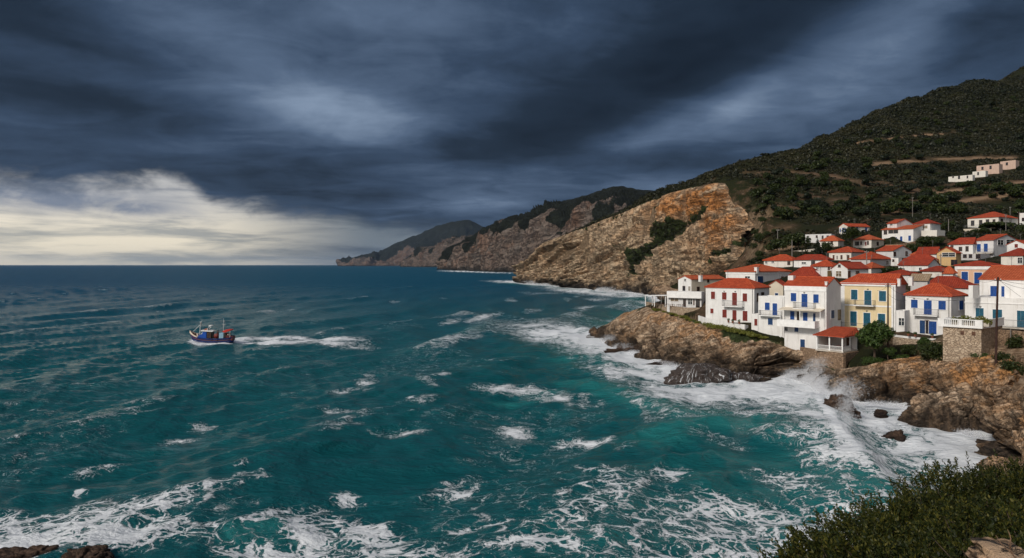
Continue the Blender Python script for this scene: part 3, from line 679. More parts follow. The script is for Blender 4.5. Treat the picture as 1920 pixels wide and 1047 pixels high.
def opening(o, face, kind, x0, y0, x1, y1, label=None):
    t = o.t; name, pm, fm = OPK[kind]
    ua, za = face_uv(o, face, zx(t, x0), zy(t, (y0 + y1) / 2)); ub, _ = face_uv(o, face, zx(t, x1), zy(t, (y0 + y1) / 2))
    xm = zx(t, (x0 + x1) / 2); _, zt = face_uv(o, face, xm, zy(t, y0)); _, zb = face_uv(o, face, xm, zy(t, y1))
    if kind.lower() in 'wgo' or kind == 'd':      # recessed look: frame stands out, glass behind it
        fw, fd, pd = 0.09, 0.07, 0.015
    else: fw, fd, pd = 0.10, 0.05, 0.075
    fr = MB()
    for a, b, c_, d in ((ua - fw, ua, zb, zt + fw), (ub, ub + fw, zb, zt + fw), (ua, ub, zt, zt + fw)): wall_box(fr, o, face, a, b, c_, d, 0.001, fd)
    if name == 'window': wall_box(fr, o, face, ua - fw - 0.04, ub + fw + 0.04, zb - 0.09, zb, 0.001, fd + 0.06)
    pn = MB(); um = (ua + ub) / 2
    if kind.lower() in 'wgo' or kind == 'd':
        wall_box(pn, o, face, ua, ub, zb, zt, 0.001, pd)
        bars = MB(); wall_box(bars, o, face, um - 0.03, um + 0.03, zb, zt, pd, 0.05)
        if zt - zb > 1.0 and name == 'window': wall_box(bars, o, face, ua, um - 0.03, (zb + zt) / 2 + 0.1, (zb + zt) / 2 + 0.15, pd, 0.045); wall_box(bars, o, face, um + 0.03, ub, (zb + zt) / 2 + 0.1, (zb + zt) / 2 + 0.15, pd, 0.045)
    else:
        bars = None
        for a, b in ((ua, um - 0.015), (um + 0.015, ub)):
            wall_box(pn, o, face, a, b, zb, zt, 0.001, pd - 0.03)
            st = 0.07
            wall_box(pn, o, face, a, a + st, zb, zt, pd - 0.03, pd); wall_box(pn, o, face, b - st, b, zb, zt, pd - 0.03, pd)
            for zz in (zb, (zb + zt) / 2 - st / 2, zt - st): wall_box(pn, o, face, a + st, b - st, zz, zz + st, pd - 0.03, pd - 0.001)
            if o.Y < 160:
                nl = max(4, int((zt - zb) / 0.11))
                for i in range(nl):
                    z_ = zb + (i + 0.5) * (zt - zb) / nl; wall_box(pn, o, face, a + st, b - st, z_ - 0.02, z_ + 0.02, pd - 0.03, pd - 0.012)
    if name == 'window':
        w = fr.build('window', fm, o.root); pn.build('pane' if bars else 'shutter', pm, w)
        if bars: bars.build('glazing_bars', fm, w)
    else:
        w = pn.build('door', pm, o.root); fr.build('frame', fm, w)
        if bars: bars.build('glazing_bars', fm, w)
def balcony(o, face, x0, x1, yslab, yrail, depth=1.1, style='rail', slabt=0.16, mat=None):
    """slab standing out from the wall, with an iron rail or a solid parapet; x0,x1,y are read at the outer edge"""
    t = o.t
    u0, z0 = face_uv(o, face, zx(t, x0), zy(t, yslab), depth); u1, z1 = face_uv(o, face, zx(t, x1), zy(t, yslab), depth)
    um, zs = face_uv(o, face, (zx(t, x0) + zx(t, x1)) / 2, zy(t, yslab), depth); _, zr = face_uv(o, face, (zx(t, x0) + zx(t, x1)) / 2, zy(t, yrail), depth)
    sl_ = MB(); wall_box(sl_, o, face, u0, u1, zs - slabt, zs, 0.001, depth)
    b = sl_.build('balcony', mat or TRIM, o.root); hr = max(0.5, zr - zs); rl = MB()
    def P(u, d, z): return (u, -d, z) if face == 'F' else (o.W + d, u, z)
    if style == 'rail':
        for path in ([(u0 + .05, .05), (u0 + .05, depth - .05)], [(u0 + .05, depth - .05), (u1 - .05, depth - .05)], [(u1 - .05, depth - .05), (u1 - .05, .05)]):
            for hh in (0.12, hr): rl.tube([P(path[0][0], path[0][1], zs + hh), P(path[1][0], path[1][1], zs + hh)], 0.03, 4)
            L = math.hypot(path[1][0] - path[0][0], path[1][1] - path[0][1]); nb = max(2, int(L / 0.16))
            for i in range(nb + 1):
                a = i / nb; u = path[0][0] * (1 - a) + path[1][0] * a; d = path[0][1] * (1 - a) + path[1][1] * a
                rl.tube([P(u, d, zs), P(u, d, zs + hr)], 0.014, 4)
        rl.build('railing', IRON, b)
    else:
        k = 0.14
        wall_box(rl, o, face, u0, u1, zs, zs + hr, depth - k, depth - 0.003); wall_box(rl, o, face, u0 + .003, u0 + k, zs, zs + hr - .004, 0.001, depth - k); wall_box(rl, o, face, u1 - k, u1 - .003, zs, zs + hr - .004, 0.001, depth - k)
        rl.build('parapet', mat or TRIM, b)
    return b
def lampbox(o, face, x, y):
    t = o.t; u, z = face_uv(o, face, zx(t, x), zy(t, y)); mb = MB(); wall_box(mb, o, face, u - .16, u + .16, z - .05, z + .07, 0.001, 0.12); wall_box(mb, o, face, u - .08, u + .08, z - .13, z - .05, 0.03, 0.20)
    mb.build('wall_lamp', IRON, o.root)
def chimney(o, x, y0, y1, d=None, w=0.5, mat=None, cap=True):
    """on the roof: x,y0(top),y1(foot) read from the photo at local depth d into the house"""
    d = o.D * 0.3 if d is None else d; c, s = math.cos(o.th), math.sin(o.th)
    m = (zx(o.t, x) - CX) / FPX; ox, oy = o.base[0] + s * d, o.base[1] + c * d
    u = (m * oy - ox) / (c + m * s); Yp = oy - u * s
    zt = CAM_H - (zy(o.t, y0) - HY) / FPX * Yp - o.zb; zb = CAM_H - (zy(o.t, y1) - HY) / FPX * Yp - o.zb - 0.5
    mb = MB(); mb.box(u - w / 2, d - w / 2, zb, u + w / 2, d + w / 2, zt)
    if cap: mb.box(u - w / 2 - .07, d - w / 2 - .07, zt, u + w / 2 + .07, d + w / 2 + .07, zt + 0.12)
    mb.build('chimney', mat or WHITE, getattr(o, 'roof', o.wall))
def posts(o, face, xs, ytop, ybot, off, r=0.09, name='post', mat=None):
    for x in xs:
        u, z1 = face_uv(o, face, zx(o.t, x), zy(o.t, ytop), off); _, z0 = face_uv(o, face, zx(o.t, x), zy(o.t, ybot), off)
        mb = MB(); wall_box(mb, o, face, u - r, u + r, z0, z1, off - r, off + r); mb.build(name, mat or TRIM, o.root)

# ---- front row
G1 = 'houses stepping up the hillside'
o = H('seaside_house', 'white two-storey house with oxblood red shutters and a hipped tiled roof above the rocks', 'B', 727, 790, 345, 92, 925, 147, 'hip', 228, 24, il=3.4, ir=3.4, over=0.25,
      ops=[('F','r',163,398,215,495),('F','r',308,408,366,505),('F','R',440,413,502,577),('F','r',577,422,635,528),('F','r',155,620,195,683),('F','r',312,634,368,738),('F','R',443,641,497,775),('F','R',577,651,639,780),('S','o',762,422,778,525),('S','o',818,412,852,457)])
balcony(o, 'F', 300, 566, 590, 520, 1.1); lampbox(o, 'F', 335, 392); lampbox(o, 'F', 480, 395)
mb = MB(); wall_box(mb, o, 'F', -0.03, o.W + 0.03, o.h - 0.35, o.h - 0.06, 0.001, 0.06); mb.build('cornice', TRIM, o.root)
o = H('blue_shutter_house', 'small white flat-roofed house with blue shutters, between the red-shuttered and the tall house', 'B', 1118, 950, 465, 780, 1230, 138.5, 'flat', None, 20, found=2.2,
      ops=[('F','b',868,542,930,640),('F','B',968,552,1028,706),('F','k',908,745,970,833)])
balcony(o, 'F', 782, 1062, 712, 650, 1.0); o3 = o
o = H('white_annex', 'low white annex with a dark red door wedged beside the blue-shuttered flat-roofed house', 'B', 776, 880, 692, 690, 830, 142.5, 'flat', None, 20, ops=[('F','R',730,755,768,842)])
o = H('tall_white_house', 'tall white three-storey house with blue doors, a covered veranda and a plain lower wall', 'C', 675, 950, 222, 190, 840, 131, 'gable_side', 122, 23, found=2.0, over=0.12,
      ops=[('F','b',265,307,328,402),('F','B',389,317,457,467),('F','b',525,322,586,420),('F','B',258,517,306,613),('F','d',340,528,366,622),('F','B',405,532,458,632),('F','k',522,540,550,640),('F','w',192,685,228,745),('F','k',307,700,352,755),('F','K',375,842,427,952),('S','k',727,505,762,597),('S','o',808,503,838,612)])
balcony(o, 'F', 285, 524, 486, 418, 1.1); lampbox(o, 'F', 420, 300)
balcony(o, 'F', 103, 540, 690, 622, 2.0, 'solid', 0.22)
mb = MB(); u0, z0 = face_uv(o, 'F', zx('C', 122), zy('C', 500), 1.9); u1, z1 = face_uv(o, 'F', zx('C', 610), zy('C', 520), 1.9)
mb.prism([(0, z0 + .38), (-2.0, z0 + .02), (-2.0, z0 + .14), (0, z0 + .5)], 'x', u0, u1); mb.build('awning', CREAM, o.root)
posts(o, 'F', (142, 368, 604), 508, 622, 1.85, 0.06)
mb = MB(); wall_box(mb, o, 'F', -0.02, o.W + 0.02, o.h - 1.15, o.h - 0.1, 0.001, 0.10); mb.build('cornice', TRIM, o.root)
chimney(o, 675, 182, 235, 0.3, 0.42); chimney(o, 275, 105, 190, 2.4, 1.1, cap=False)
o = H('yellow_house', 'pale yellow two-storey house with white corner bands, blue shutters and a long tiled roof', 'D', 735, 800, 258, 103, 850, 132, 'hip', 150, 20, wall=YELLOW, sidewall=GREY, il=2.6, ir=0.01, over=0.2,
      ops=[('F','t',222,330,295,443),('F','T',375,340,455,505),('F','t',545,345,625,462),('F','T',213,580,287,748),('F','T',365,597,443,760),('F','t',533,608,615,720)])
balcony(o, 'F', 246, 478, 512, 452, 1.1); lampbox(o, 'F', 415, 323); lampbox(o, 'F', 402, 574); yl = o
mb = MB()
for a, b in ((-0.02, 0.75), (o.W - 0.75, o.W + 0.02)): wall_box(mb, o, 'F', a, b, -1, o.h - 0.62, 0.001, 0.06)
wall_box(mb, o, 'F', -0.05, o.W + 0.05, o.h - 0.62, o.h - 0.02, 0.001, 0.16); mb.build('pilasters', TRIM, o.root)
mb = MB(); u, z = face_uv(o, 'F', zx('D', 300), zy('D', 512)); wall_box(mb, o, 'F', 0.76, o.W - 0.76, z - 0.12, z + 0.18, 0.001, 0.05); mb.build('string_course', TRIM, o.root)
balcony(o, 'F', 48, 420, 778, 715, 2.6, 'rail', 0.45, CREAM); chimney(o, 776, 210, 260, 0.4, 0.5); chimney(o, 912, 185, 255, 3.5, 0.7)
o = H('white_annex', 'low white annex with a small dark window between the yellow house and the hip-roofed house', 'D', 838, 805, 572, 740, 905, 128.5, 'flat', None, 16, ops=[('F','w',772,658,834,742)])
o = H('hip_roof_house', 'compact white house with bright blue shutters, a small balcony and a pyramid-like orange tiled roof', 'E', 570, 790, 352, 98, 722, 125, 'hip', 232, 20, over=0.28,
      ops=[('F','b',157,398,225,483),('F','B',290,405,370,550),('F','b',440,410,516,502),('S','b',652,408,692,502),('F','k',247,612,300,748),('F','d',302,615,340,750),('F','B',342,622,420,752)])
balcony(o, 'F', 172, 424, 560, 496, 1.0); lampbox(o, 'F', 188, 382); lampbox(o, 'F', 328, 388); hp = o
mb = MB(); wall_box(mb, o, 'F', -0.05, o.W + 0.05, o.h - 0.35, o.h - 0.03, 0.001, 0.10); wall_box(mb, o, 'S', 0.0, o.D, o.h - 0.35, o.h - 0.03, 0.001, 0.10); mb.build('cornice', TRIM, o.root)
o = H('terrace_house', 'long low white flat-roofed house with teal shutters behind the balustraded terrace', 'E', 1480, 690, 392, 712, 1700, 109, 'flat', None, 13, found=1.0,
      ops=[('F','t',825,485,907,577),('F','t',1000,500,1097,600),('F','T',1252,512,1330,682)])
lampbox(o, 'F', 872, 470); tr = o
mb = MB(); wall_box(mb, o, 'F', -0.04, o.W, o.h - 1.0, o.h - 0.85, 0.001, 0.10); mb.build('string_course', TRIM, o.root)
balcony(o, 'F', 1052, 1420, 690, 612, 1.6, 'rail', 0.18, CONC)
H('upper_house', 'white house with coarse ribbed red roof and two blue shutters above the flat roof', 'E', 1560, 400, 188, 862, 1800, 118, 'gable_side', 50, 16, ground=False, found=0.6, over=0.2,
  ops=[('F','b',977,257,1050,365),('F','b',1090,260,1122,368)])
H('stair_head', 'little white stair housing with a grey side next to the ribbed red roof', 'E', 795, 360, 252, 750, 856, 113.5, 'flat', None, 24, ground=False, found=0.4, cat='roof hut')
# pavilion under the yellow house
o = H('sea_pavilion', 'open white pavilion with a low red roof, posts and balustrade on the stone sea wall', 'C', 865, 985, 822, 556, 1030, 124, 'none', None, 24, found=0.0, ground=False, cat='pavilion', tidy=False)
bpy.data.objects.remove(o.wall, do_unlink=True); W, D, h = o.W, o.D, o.h
mb = MB(); mb.box(-.1, -.1, -0.22, W + .1, D + .1, 0.0); mb.build('floor_slab', CONC, o.root)
mb = MB(); mb.box(0.0, D - 0.2, 0, W, D, h); mb.box(0, 0.6, 0, 0.2, D - .2, h * .98); mb.build('back_wall', WHITE, o.root)
mb = MB(); mb.box(W * .62, D - .26, 0.02, W * .80, D - .2, 2.05); mb.build('door', BROWN, o.root)
mb = MB(); mb.box(-.4, -.4, h + 0.012, W + .4, -.28, h + .17); mb.box(W + .28, -.28, h + 0.012, W + .4, D + .2, h + .17); mb.build('fascia', TRIM, o.root)
ris = 1.25; qa = [(-.45, -.45, h + .18), (W + .45, -.45, h + .18), (W + .45, D + .3, h + .25), (W * .95, D + .3, h + .25 + ris), (W * .12, D + .3, h + .18 + ris), (-.45, D + .3, h + .25)]
vs_ = qa + [(a, b, c_ - .14) for a, b, c_ in qa]
link_mesh('roof', vs_, [(0, 1, 3, 4), (1, 2, 3), (0, 4, 5), (6, 10, 9, 7), (7, 9, 8), (6, 11, 10), (0, 6, 7, 1), (1, 7, 8, 2), (0, 5, 11, 6), (2, 8, 9, 3), (3, 9, 10, 4), (4, 10, 11, 5)], TILE, o.root,
          uvs=np.array([(0,0),(9,0),(8,4),(1,4),(0,0),(4,0),(3,4),(0,0),(2,4),(4,0)] + [(0, 0)] * 34))
for px_, py_ in ((.12, .1), (W * .5, .1), (W - .12, .1), (W - .12, D * .55)):
    mb = MB(); mb.box(px_ - .11, py_ - .11, 0, px_ + .11, py_ + .11, h); mb.build('post', TRIM, o.root)
mb = MB()
for (xa, ya), (xb, yb) in (((.25, .1), (W * .5 - .12, .1)), ((W * .5 + .12, .1), (W - .25, .1)), ((W - .12, .25), (W - .12, D * .55 - .12))):
    for z_ in (.12, .85): mb.tube([(xa, ya, z_), (xb, yb, z_)], .045, 4)
    n_ = int(math.hypot(xb - xa, yb - ya) / .17)
    for i in range(n_ + 1):
        a = i / n_; mb.tube([(xa + (xb - xa) * a, ya + (yb - ya) * a, .12), (xa + (xb - xa) * a, ya + (yb - ya) * a, .85)], .03, 4)
mb.build('balustrade', TRIM, o.root); pav = o
def table(x, y, z, rz, label, mat, grp):
    r = empty('table', (x, y, z), rz); tag(r, label, 'table', grp)
    mb = MB(); mb.box(-.45, -.4, .70, .45, .4, .74); mb.build('table_top', mat, r)
    for a in (-.38, .38):
        for b in (-.33, .33): m2 = MB(); m2.box(a - .03, b - .03, 0, a + .03, b + .03, .70); m2.build('leg', BROWN, r)
c_, s_ = math.cos(o.th), math.sin(o.th)
def loc_of(o, u, d): c, s = math.cos(o.th), math.sin(o.th); return o.base[0] + u * c + d * s, o.base[1] - u * s + d * c
for k, u in enumerate((W * .28, W * .62, W * .82)):
    q = loc_of(o, u, D * .42); table(q[0], q[1], o.zb, -o.th, 'red-topped table under the pavilion roof', RED, 'tables in the sea pavilion')

# ---- cafe at the point
o = H('cafe_building', 'low white cafe with a long parapet balcony at the tip of the village', 'A', 1000, 830, 548, 385, 1060, 175, 'flat', None, 22, found=1.0, cat='cafe',
      ops=[('F','g',452,622,590,715),('F','d',680,665,718,815),('F','w',764,672,838,772),('F','n',856,675,880,785),('F','d',908,685,968,824)])
balcony(o, 'F', 383, 1000, 648, 548, 0.9, 'solid', 0.16); cf = o
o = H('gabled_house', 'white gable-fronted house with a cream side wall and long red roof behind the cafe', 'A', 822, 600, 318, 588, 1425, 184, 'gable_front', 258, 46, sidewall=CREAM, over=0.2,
      ops=[('F','w',697,314,730,360),('F','d',670,447,710,530),('F','g',770,450,805,530),('S','o',922,462,962,535),('S','o',1105,330,1135,372)])
chimney(o, 985, 262, 335, 2.0, 0.8)
pg = empty('pergola', loc_of(cf, -0.2, 0.4) + (cf.zb,), -cf.th); tag(pg, 'flat white terrace canopy on slim posts at the seaward end of the cafe', 'pergola')
wp, dp = 6.3, 4.2
mb = MB(); mb.prism([(-wp, 2.55), (0, 2.75), (0, 2.9), (-wp, 2.68)], 'y', -0.4, dp); mb.build('canopy', TRIM, pg)
for u in (-wp + .2, -wp * .55, -.3):
    for d in (-.2, dp - .2): mb = MB(); mb.box(u - .09, d - .09, -.2, u + .09, d + .09, 2.56); mb.build('post', TRIM, pg)
mb = MB()
for z_ in (.5, .95): mb.tube([(-wp + .2, dp - .2, z_), (-.3, dp - .2, z_)], .03, 4); mb.tube([(-wp + .2, -.2, z_), (-wp + .2, dp - .2, z_)], .03, 4)
for i in range(20): mb.tube([(-wp + .2 + i * (wp - .5) / 19, dp - .2, .0), (-wp + .2 + i * (wp - .5) / 19, dp - .2, .95)], .018, 4)
mb.build('railing', IRON, pg)
for k, (u, d) in enumerate(((-5.2, 1.2), (-3.4, 1.6), (-1.6, 1.0), (.9, -1.6), (2.4, -1.7), (4.0, -1.6), (5.4, -1.7))):
    q = loc_of(cf, u, d); table(q[0], q[1], cf.zb, -cf.th + k * .3, 'dark cafe table on the stone-walled terrace', BROWN, 'tables on the cafe terrace')

# ---- second row and up the hill
H('long_hip_house', 'large white house with a red hip roof and blue door behind the red-shuttered house', 'B', 738, 310, 132, 358, 1195, 167, 'hip', 46, 34, over=0.3, cornice=(0.75, 0.08), ir=3.5, il=3.5, ops=[('F','w',608,198,672,225),('S','K',770,198,840,282),('S','o',1080,205,1110,238)], group=None)
chimney(HOUSES[-1], 757, 85, 135, 0.5, 0.75)
H('gabled_cottage', 'small beige gabled cottage with a short red roof between the red-shuttered and tall white houses', 'B', 1106, 470, 312, 915, 1172, 155, 'gable_front', 248, 22, wall=CREAM, ops=[('F','k',1000,418,1040,468)])
H('red_roof_house', 'house almost hidden under a wide dull red roof directly behind the tall white house', 'C', 565, 130, 98, 255, 650, 159, 'hip', 6, 22, tile=TILE_DULL)
H('long_white_house', 'long white house under a red hip roof, second house along from the cliff', 'F', 1008, 772, 658, 525, 1080, 183, 'hip', 600, 16, ops=[('F','o',780,687,828,742),('F','w',640,705,700,730)])
H('long_white_house', 'long white house with a small red roof and roof terrace nearest the cliff', 'F', 508, 765, 668, 95, 600, 190, 'hip', 600, 18, ops=[('F','o',437,700,470,740),('F','w',115,685,145,725),('F','w',205,690,240,715)], il=6.5)
H('plain_white_house', 'white house with red hip roof directly left of the gable with tan windows', 'F', 1074, 838, 752, 790, 1180, 171, 'hip', 682, 18, ops=[('F','w',850,775,880,815),('F','o',1020,770,1040,810)])
H('lower_annex', 'plain beige-sided block below the small hip roof, beside the white gable', 'F', 1008, 925, 828, 800, 1070, 159, 'flat', None, 26, sidewall=OCHRE)
H('gable_front_house', 'white gable-fronted house with paired tan windows and a round attic opening', 'F', 1298, 935, 785, 1076, 1600, 163, 'gable_front', 705, 38, ops=[('F','g',1135,835,1212,912),('F','o',1168,745,1196,775),('S','n',1302,830,1340,935),('S','o',1420,838,1462,866)])
H('red_roof_house', 'low house with plain red roof right of the white gable with tan windows', 'F', 1640, 860, 780, 1500, 1810, 174, 'hip', 712, 22)
H('arched_window_house', 'white house with a row of tall brown windows under a red hip roof', 'F', 1352, 672, 553, 1032, 1560, 205, 'hip', 488, 20, ops=[('F','n',1085,603,1113,667),('F','n',1142,612,1158,662),('F','n',1197,603,1228,665),('F','n',1287,603,1328,675)])
H('red_roof_house', 'grey-white house with broad shallow red roof, just right of the row of tall brown windows', 'F', 1625, 738, 652, 1345, 1925, 189, 'hip', 562, 26, wall=GREY, ops=[('S','o',1860,693,1885,730)])
H('gable_side_house', 'plain white house whose bare white gable end has two dark windows', 'G', 240, 640, 545, 20, 475, 214, 'gable_side', 487, 32, ops=[('S','o',244,570,270,615),('S','o',396,562,420,612)])
H('red_roof_house', 'white house with wide red roof and grey gable end at the middle of the village', 'G', 688, 805, 727, 305, 838, 178, 'gable_side', 652, 22, ops=[('F','w',570,768,604,805)])
H('red_roof_house', 'house showing only a red roof tier behind the grey gable end', 'G', 742, 720, 655, 388, 800, 191, 'hip', 603, 20)
H('veranda_house', 'white house with an orange-red roof left of the ochre house with a dark glazed veranda', 'G', 795, 650, 577, 535, 860, 196, 'gable_side', 508, 20)
o = H('ochre_house', 'ochre-walled house with a grey gable and a long dark glazed veranda', 'G', 1045, 742, 572, 800, 1112, 190, 'gable_front', 505, 18, wall=OCHRE, ops=[('F','w',868,578,1035,628),('F','o',985,670,1062,736)])
H('low_house', 'low white house with a flat red roof just above the tan roof hut', 'G', 860, 892, 805, 610, 1020, 163, 'hip', 752, 24, tile=TILE_DULL)
H('low_house', 'jumble of dull red roof just behind the long roof of the yellow house', 'G', 440, 935, 852, 120, 580, 152, 'hip', 802, 20, tile=TILE_DULL)
H('low_house', 'small white block with a faded pinkish roof left of the peach-walled house', 'G', 1005, 905, 818, 874, 1040, 161.5, 'hip', 758, 18, tile=TILE_ORANGE, wall=WHITE_GREY)
H('lower_annex', 'grey lower storey with dark openings beneath the two blue balcony doors', 'G', 1330, 672, 590, 1105, 1520, 209, 'flat', None, 20, wall=GREY, ops=[('F','o',1140,600,1180,640),('F','o',1215,600,1250,640),('F','o',1305,598,1355,650)])
H('lower_annex', 'small white flat block wedged below the bare white gable end', 'G', 305, 742, 645, 205, 350, 194, 'flat', None, 22, ops=[('F','o',232,665,250,690)])
H('plain_white_house', 'small white house with an orange roof tucked under the long dark bank', 'G', 560, 640, 598, 470, 640, 203, 'hip', 560, 22, tile=TILE_ORANGE)
o = H('peach_house', 'peach-walled house with deep blue shutters, white quoins and a wide red roof', 'E', 985, 245, 42, 612, 1100, 158, 'hip', 2, 20, wall=PEACH, ops=[('F','b',678,110,745,198),('F','B',810,117,890,232)], il=4.0, over=0.25)
mb = MB(); wall_box(mb, o, 'F', -0.05, o.W + 0.05, o.h - 1.0, o.h - 0.02, 0.001, 0.12); wall_box(mb, o, 'F', -0.03, 0.5, -1, o.h - 1.0, 0.001, 0.06); mb.build('cornice', TRIM, o.root)
H('low_roof_house', 'low white house under a long weathered red roof directly behind the hip-roofed house', 'E', 770, 345, 265, 300, 860, 145, 'hip', 160, 14, tile=TILE_DULL, il=1.5, ir=5.0)
H('tan_roof_hut', 'small grey hut with a faded tan tiled roof between two white chimneys', 'E', 325, 240, 188, 150, 350, 143, 'shed', 140, 16, wall=GREY, tile=TILE_TAN, ground=False, cat='hut')
H('balcony_house', 'red-roofed house with dark windows joined left of the one with blue balcony doors', 'G', 1262, 575, 452, 955, 1330, 217, 'hip', 388, 18, ir=0.01, ops=[('F','o',1085,505,1122,553),('F','o',1172,497,1205,556),('F','o',978,487,1010,506)])
o = H('balcony_house', 'white house with two bright blue doors on a balcony and a glazed gable end', 'G', 1528, 640, 408, 1268, 1860, 214, 'gable_side', 345, 26, ops=[('F','B',1315,465,1365,563),('F','B',1405,460,1455,563),('F','o',1310,595,1358,640),('S','w',1580,415,1655,478),('S','w',1690,412,1790,470)])
balcony(o, 'F', 1262, 1510, 580, 530, 1.3, 'rail', 0.2, CONC)
H('red_roof_house', 'house with a broad dull red roof and glazed porch at the right edge', 'G', 1905, 730, 605, 1625, 2100, 184, 'hip', 522, 18, tile=TILE_DULL, ops=[('F','w',1840,640,1898,712)])
H('gable_front_house', 'white house with a low gable and one small red-brown window at the right edge', 'G', 1945, 560, 465, 1700, 2080, 203, 'gable_front', 415, 20, ops=[('F','r',1800,465,1842,512)])
o = H('hill_villa', 'white villa with a red hip roof and tall dark windows highest on the right slope', 'G', 1592, 232, 112, 1195, 1855, 305, 'hip', 50, 22, ops=[('F','o',1240,165,1280,228),('F','o',1345,158,1382,228),('F','o',1432,150,1470,205),('F','o',1520,150,1550,202),('S','o',1618,140,1648,195),('S','o',1732,140,1758,183)])
balcony(o, 'F', 1150, 1420, 250, 218, 2.2, 'rail', 0.5, WHITE)
H('villa_base', 'cream lower storey with a flat terrace under the right-hand hill villa', 'G', 1425, 335, 262, 1142, 1500, 282, 'flat', None, 20, wall=CREAM, cat='terrace')
H('flat_white_house', 'plain white flat-roofed house at the right edge beside the tall dark pole', 'G', 1990, 240, 62, 1862, 2080, 312, 'flat', None, 20, ops=[('F','o',1895,130,1925,170)])
o = H('double_house', 'white two-storey house with red lean-to roof, dark veranda and small blue shutters on the slope', 'G', 497, 462, 262, 95, 620, 243, 'shed', 225, 24, ops=[('F','o',120,292,158,340),('F','d',180,290,235,332),('F','d',245,285,298,330),('F','b',185,385,208,445),('F','b',255,378,287,442),('F','B',327,367,357,450),('F','b',434,357,467,424)])
H('upper_block', 'small white upper storey with its own red roof and gable behind the lean-to roof', 'G', 285, 240, 190, 162, 490, 250, 'gable_side', 145, 34, ops=[('F','w',200,198,230,228)])
H('hip_villa', 'white villa with a small red hip roof beside the house with small blue shutters', 'G', 712, 340, 192, 500, 845, 246, 'hip', 143, 22, ops=[('F','o',542,230,580,270),('F','g',614,228,680,264)])
H('stepped_terrace', 'white stepped terrace block below the small hip-roofed villa', 'G', 800, 345, 285, 600, 905, 240, 'flat', None, 24, cat='terrace')
H('beige_house', 'single-storey beige house with a red hip roof and a red door among the upper trees', 'F', 1642, 492, 372, 1380, 1822, 241, 'hip', 310, 24, sidewall=CREAM, ops=[('F','o',1408,412,1462,462),('F','o',1487,412,1503,452),('F','R',1552,410,1573,468),('F','o',1584,405,1602,452),('S','o',1718,413,1744,463)])
H('blue_window_house', 'white gable-ended house with a row of blue windows, highest left in the village', 'F', 1300, 310, 183, 1178, 1615, 276, 'gable_front', 145, 44, ops=[('F','b',1187,220,1203,274),('F','b',1222,213,1242,278),('F','b',1256,213,1275,276),('S','o',1350,200,1395,262),('S','b',1420,200,1450,262),('S','b',1550,207,1578,277)])
H('red_roof_house', 'small white house half behind dark trees, below the row of blue windows', 'F', 1162, 475, 385, 905, 1245, 244, 'hip', 322, 22, ops=[('F','o',1060,408,1086,446)])
H('flat_white_house', 'low white flat-roofed house behind dark trees, highest at the left near the cliff', 'F', 1065, 410, 298, 690, 1110, 258, 'flat', None, 14, ops=[('F','o',930,325,950,367),('F','o',1000,325,1028,367),('F','o',845,322,866,352)])
H('white_cottage', 'small white cottage with a faded pink roof beside a pole, farthest left uphill', 'F', 445, 420, 376, 254, 560, 300, 'gable_side', 335, 30, tile=TILE_DULL)
def ruin(px0, py0, px1, py1, Y, W, Hh, label):
    q = at(px0, py0, Y); e = at(px1, py1, Y * 1.06); a = math.atan2(e[1] - q[1], e[0] - q[0]); L = math.hypot(e[0] - q[0], e[1] - q[1])
    r = empty('ruined_house', (q[0], q[1], min(q[2], e[2])), a); tag(r, label, 'ruin', 'ruined houses on the upper slope'); dz = abs(e[2] - q[2])
    rng = random.Random(px0); pts = [(0, -3)]; n = 9
    top = [(L * i / n, Hh * (0.45 + 0.22 * math.sin(i * 1.7 + px0) + 0.25 * rng.random()) + dz * i / n) for i in range(n + 1)]
    mb = MB(); mb.prism([(0, -3)] + [(L, -3)] + top[::-1], 'y', 0, 0.5); w2 = [(t_[0], t_[1] * .9) for t_ in top]
    mb.prism([(0, -3)] + [(L, -3)] + w2[::-1], 'y', W, W + .5); mb.build('wall', stonewall('ruin_stone', (.62,.50,.42), (.74,.66,.57), (.34,.24,.19), .8), r)
    mb = MB()
    for i in range(3): x_ = L * (0.2 + 0.28 * i); z_ = dz * x_ / L + Hh * .2; mb.box(x_, -.03, z_, x_ + 1.0, -.004, z_ + 1.3)
    mb.build('window', GLASS, r)
    CTRL.append((q[0], q[1], q[2])); CTRL.append((e[0], e[1], e[2]))
PINK = stucco('bare_pink_plaster', (.58, .42, .34), (.30, .19, .14)); RG = 'abandoned houses on the upper slope'
H('old_hill_house', 'low pale flat-roofed building with small windows, lowest of the abandoned row on the right slope', 'K', 1385, 712, 680, 1237, 1400, 500, 'flat', None, 18, wall=WHITE_WARM, group=RG, ops=[('F','o',1297,686,1308,706),('F','o',1262,688,1270,700),('F','o',1350,686,1358,702)])
H('old_hill_house', 'pale broken-topped block in the middle of the abandoned row on the right slope', 'K', 1465, 688, 655, 1385, 1480, 520, 'flat', None, 18, wall=WHITE_WARM, group=RG, ops=[('F','o',1415,664,1424,682)])
H('old_hill_house', 'pinkish roofless block above the pale ones in the abandoned row', 'K', 1548, 668, 612, 1410, 1570, 535, 'flat', None, 18, wall=PINK, group=RG, ops=[('F','o',1440,632,1452,650),('F','o',1490,625,1502,645)])
H('old_hill_house', 'topmost pinkish house of the abandoned row beside a dark cypress', 'K', 1650, 640, 590, 1555, 1672, 550, 'flat', None, 18, wall=PINK, group=RG, ops=[('F','o',1590,605,1602,622)])

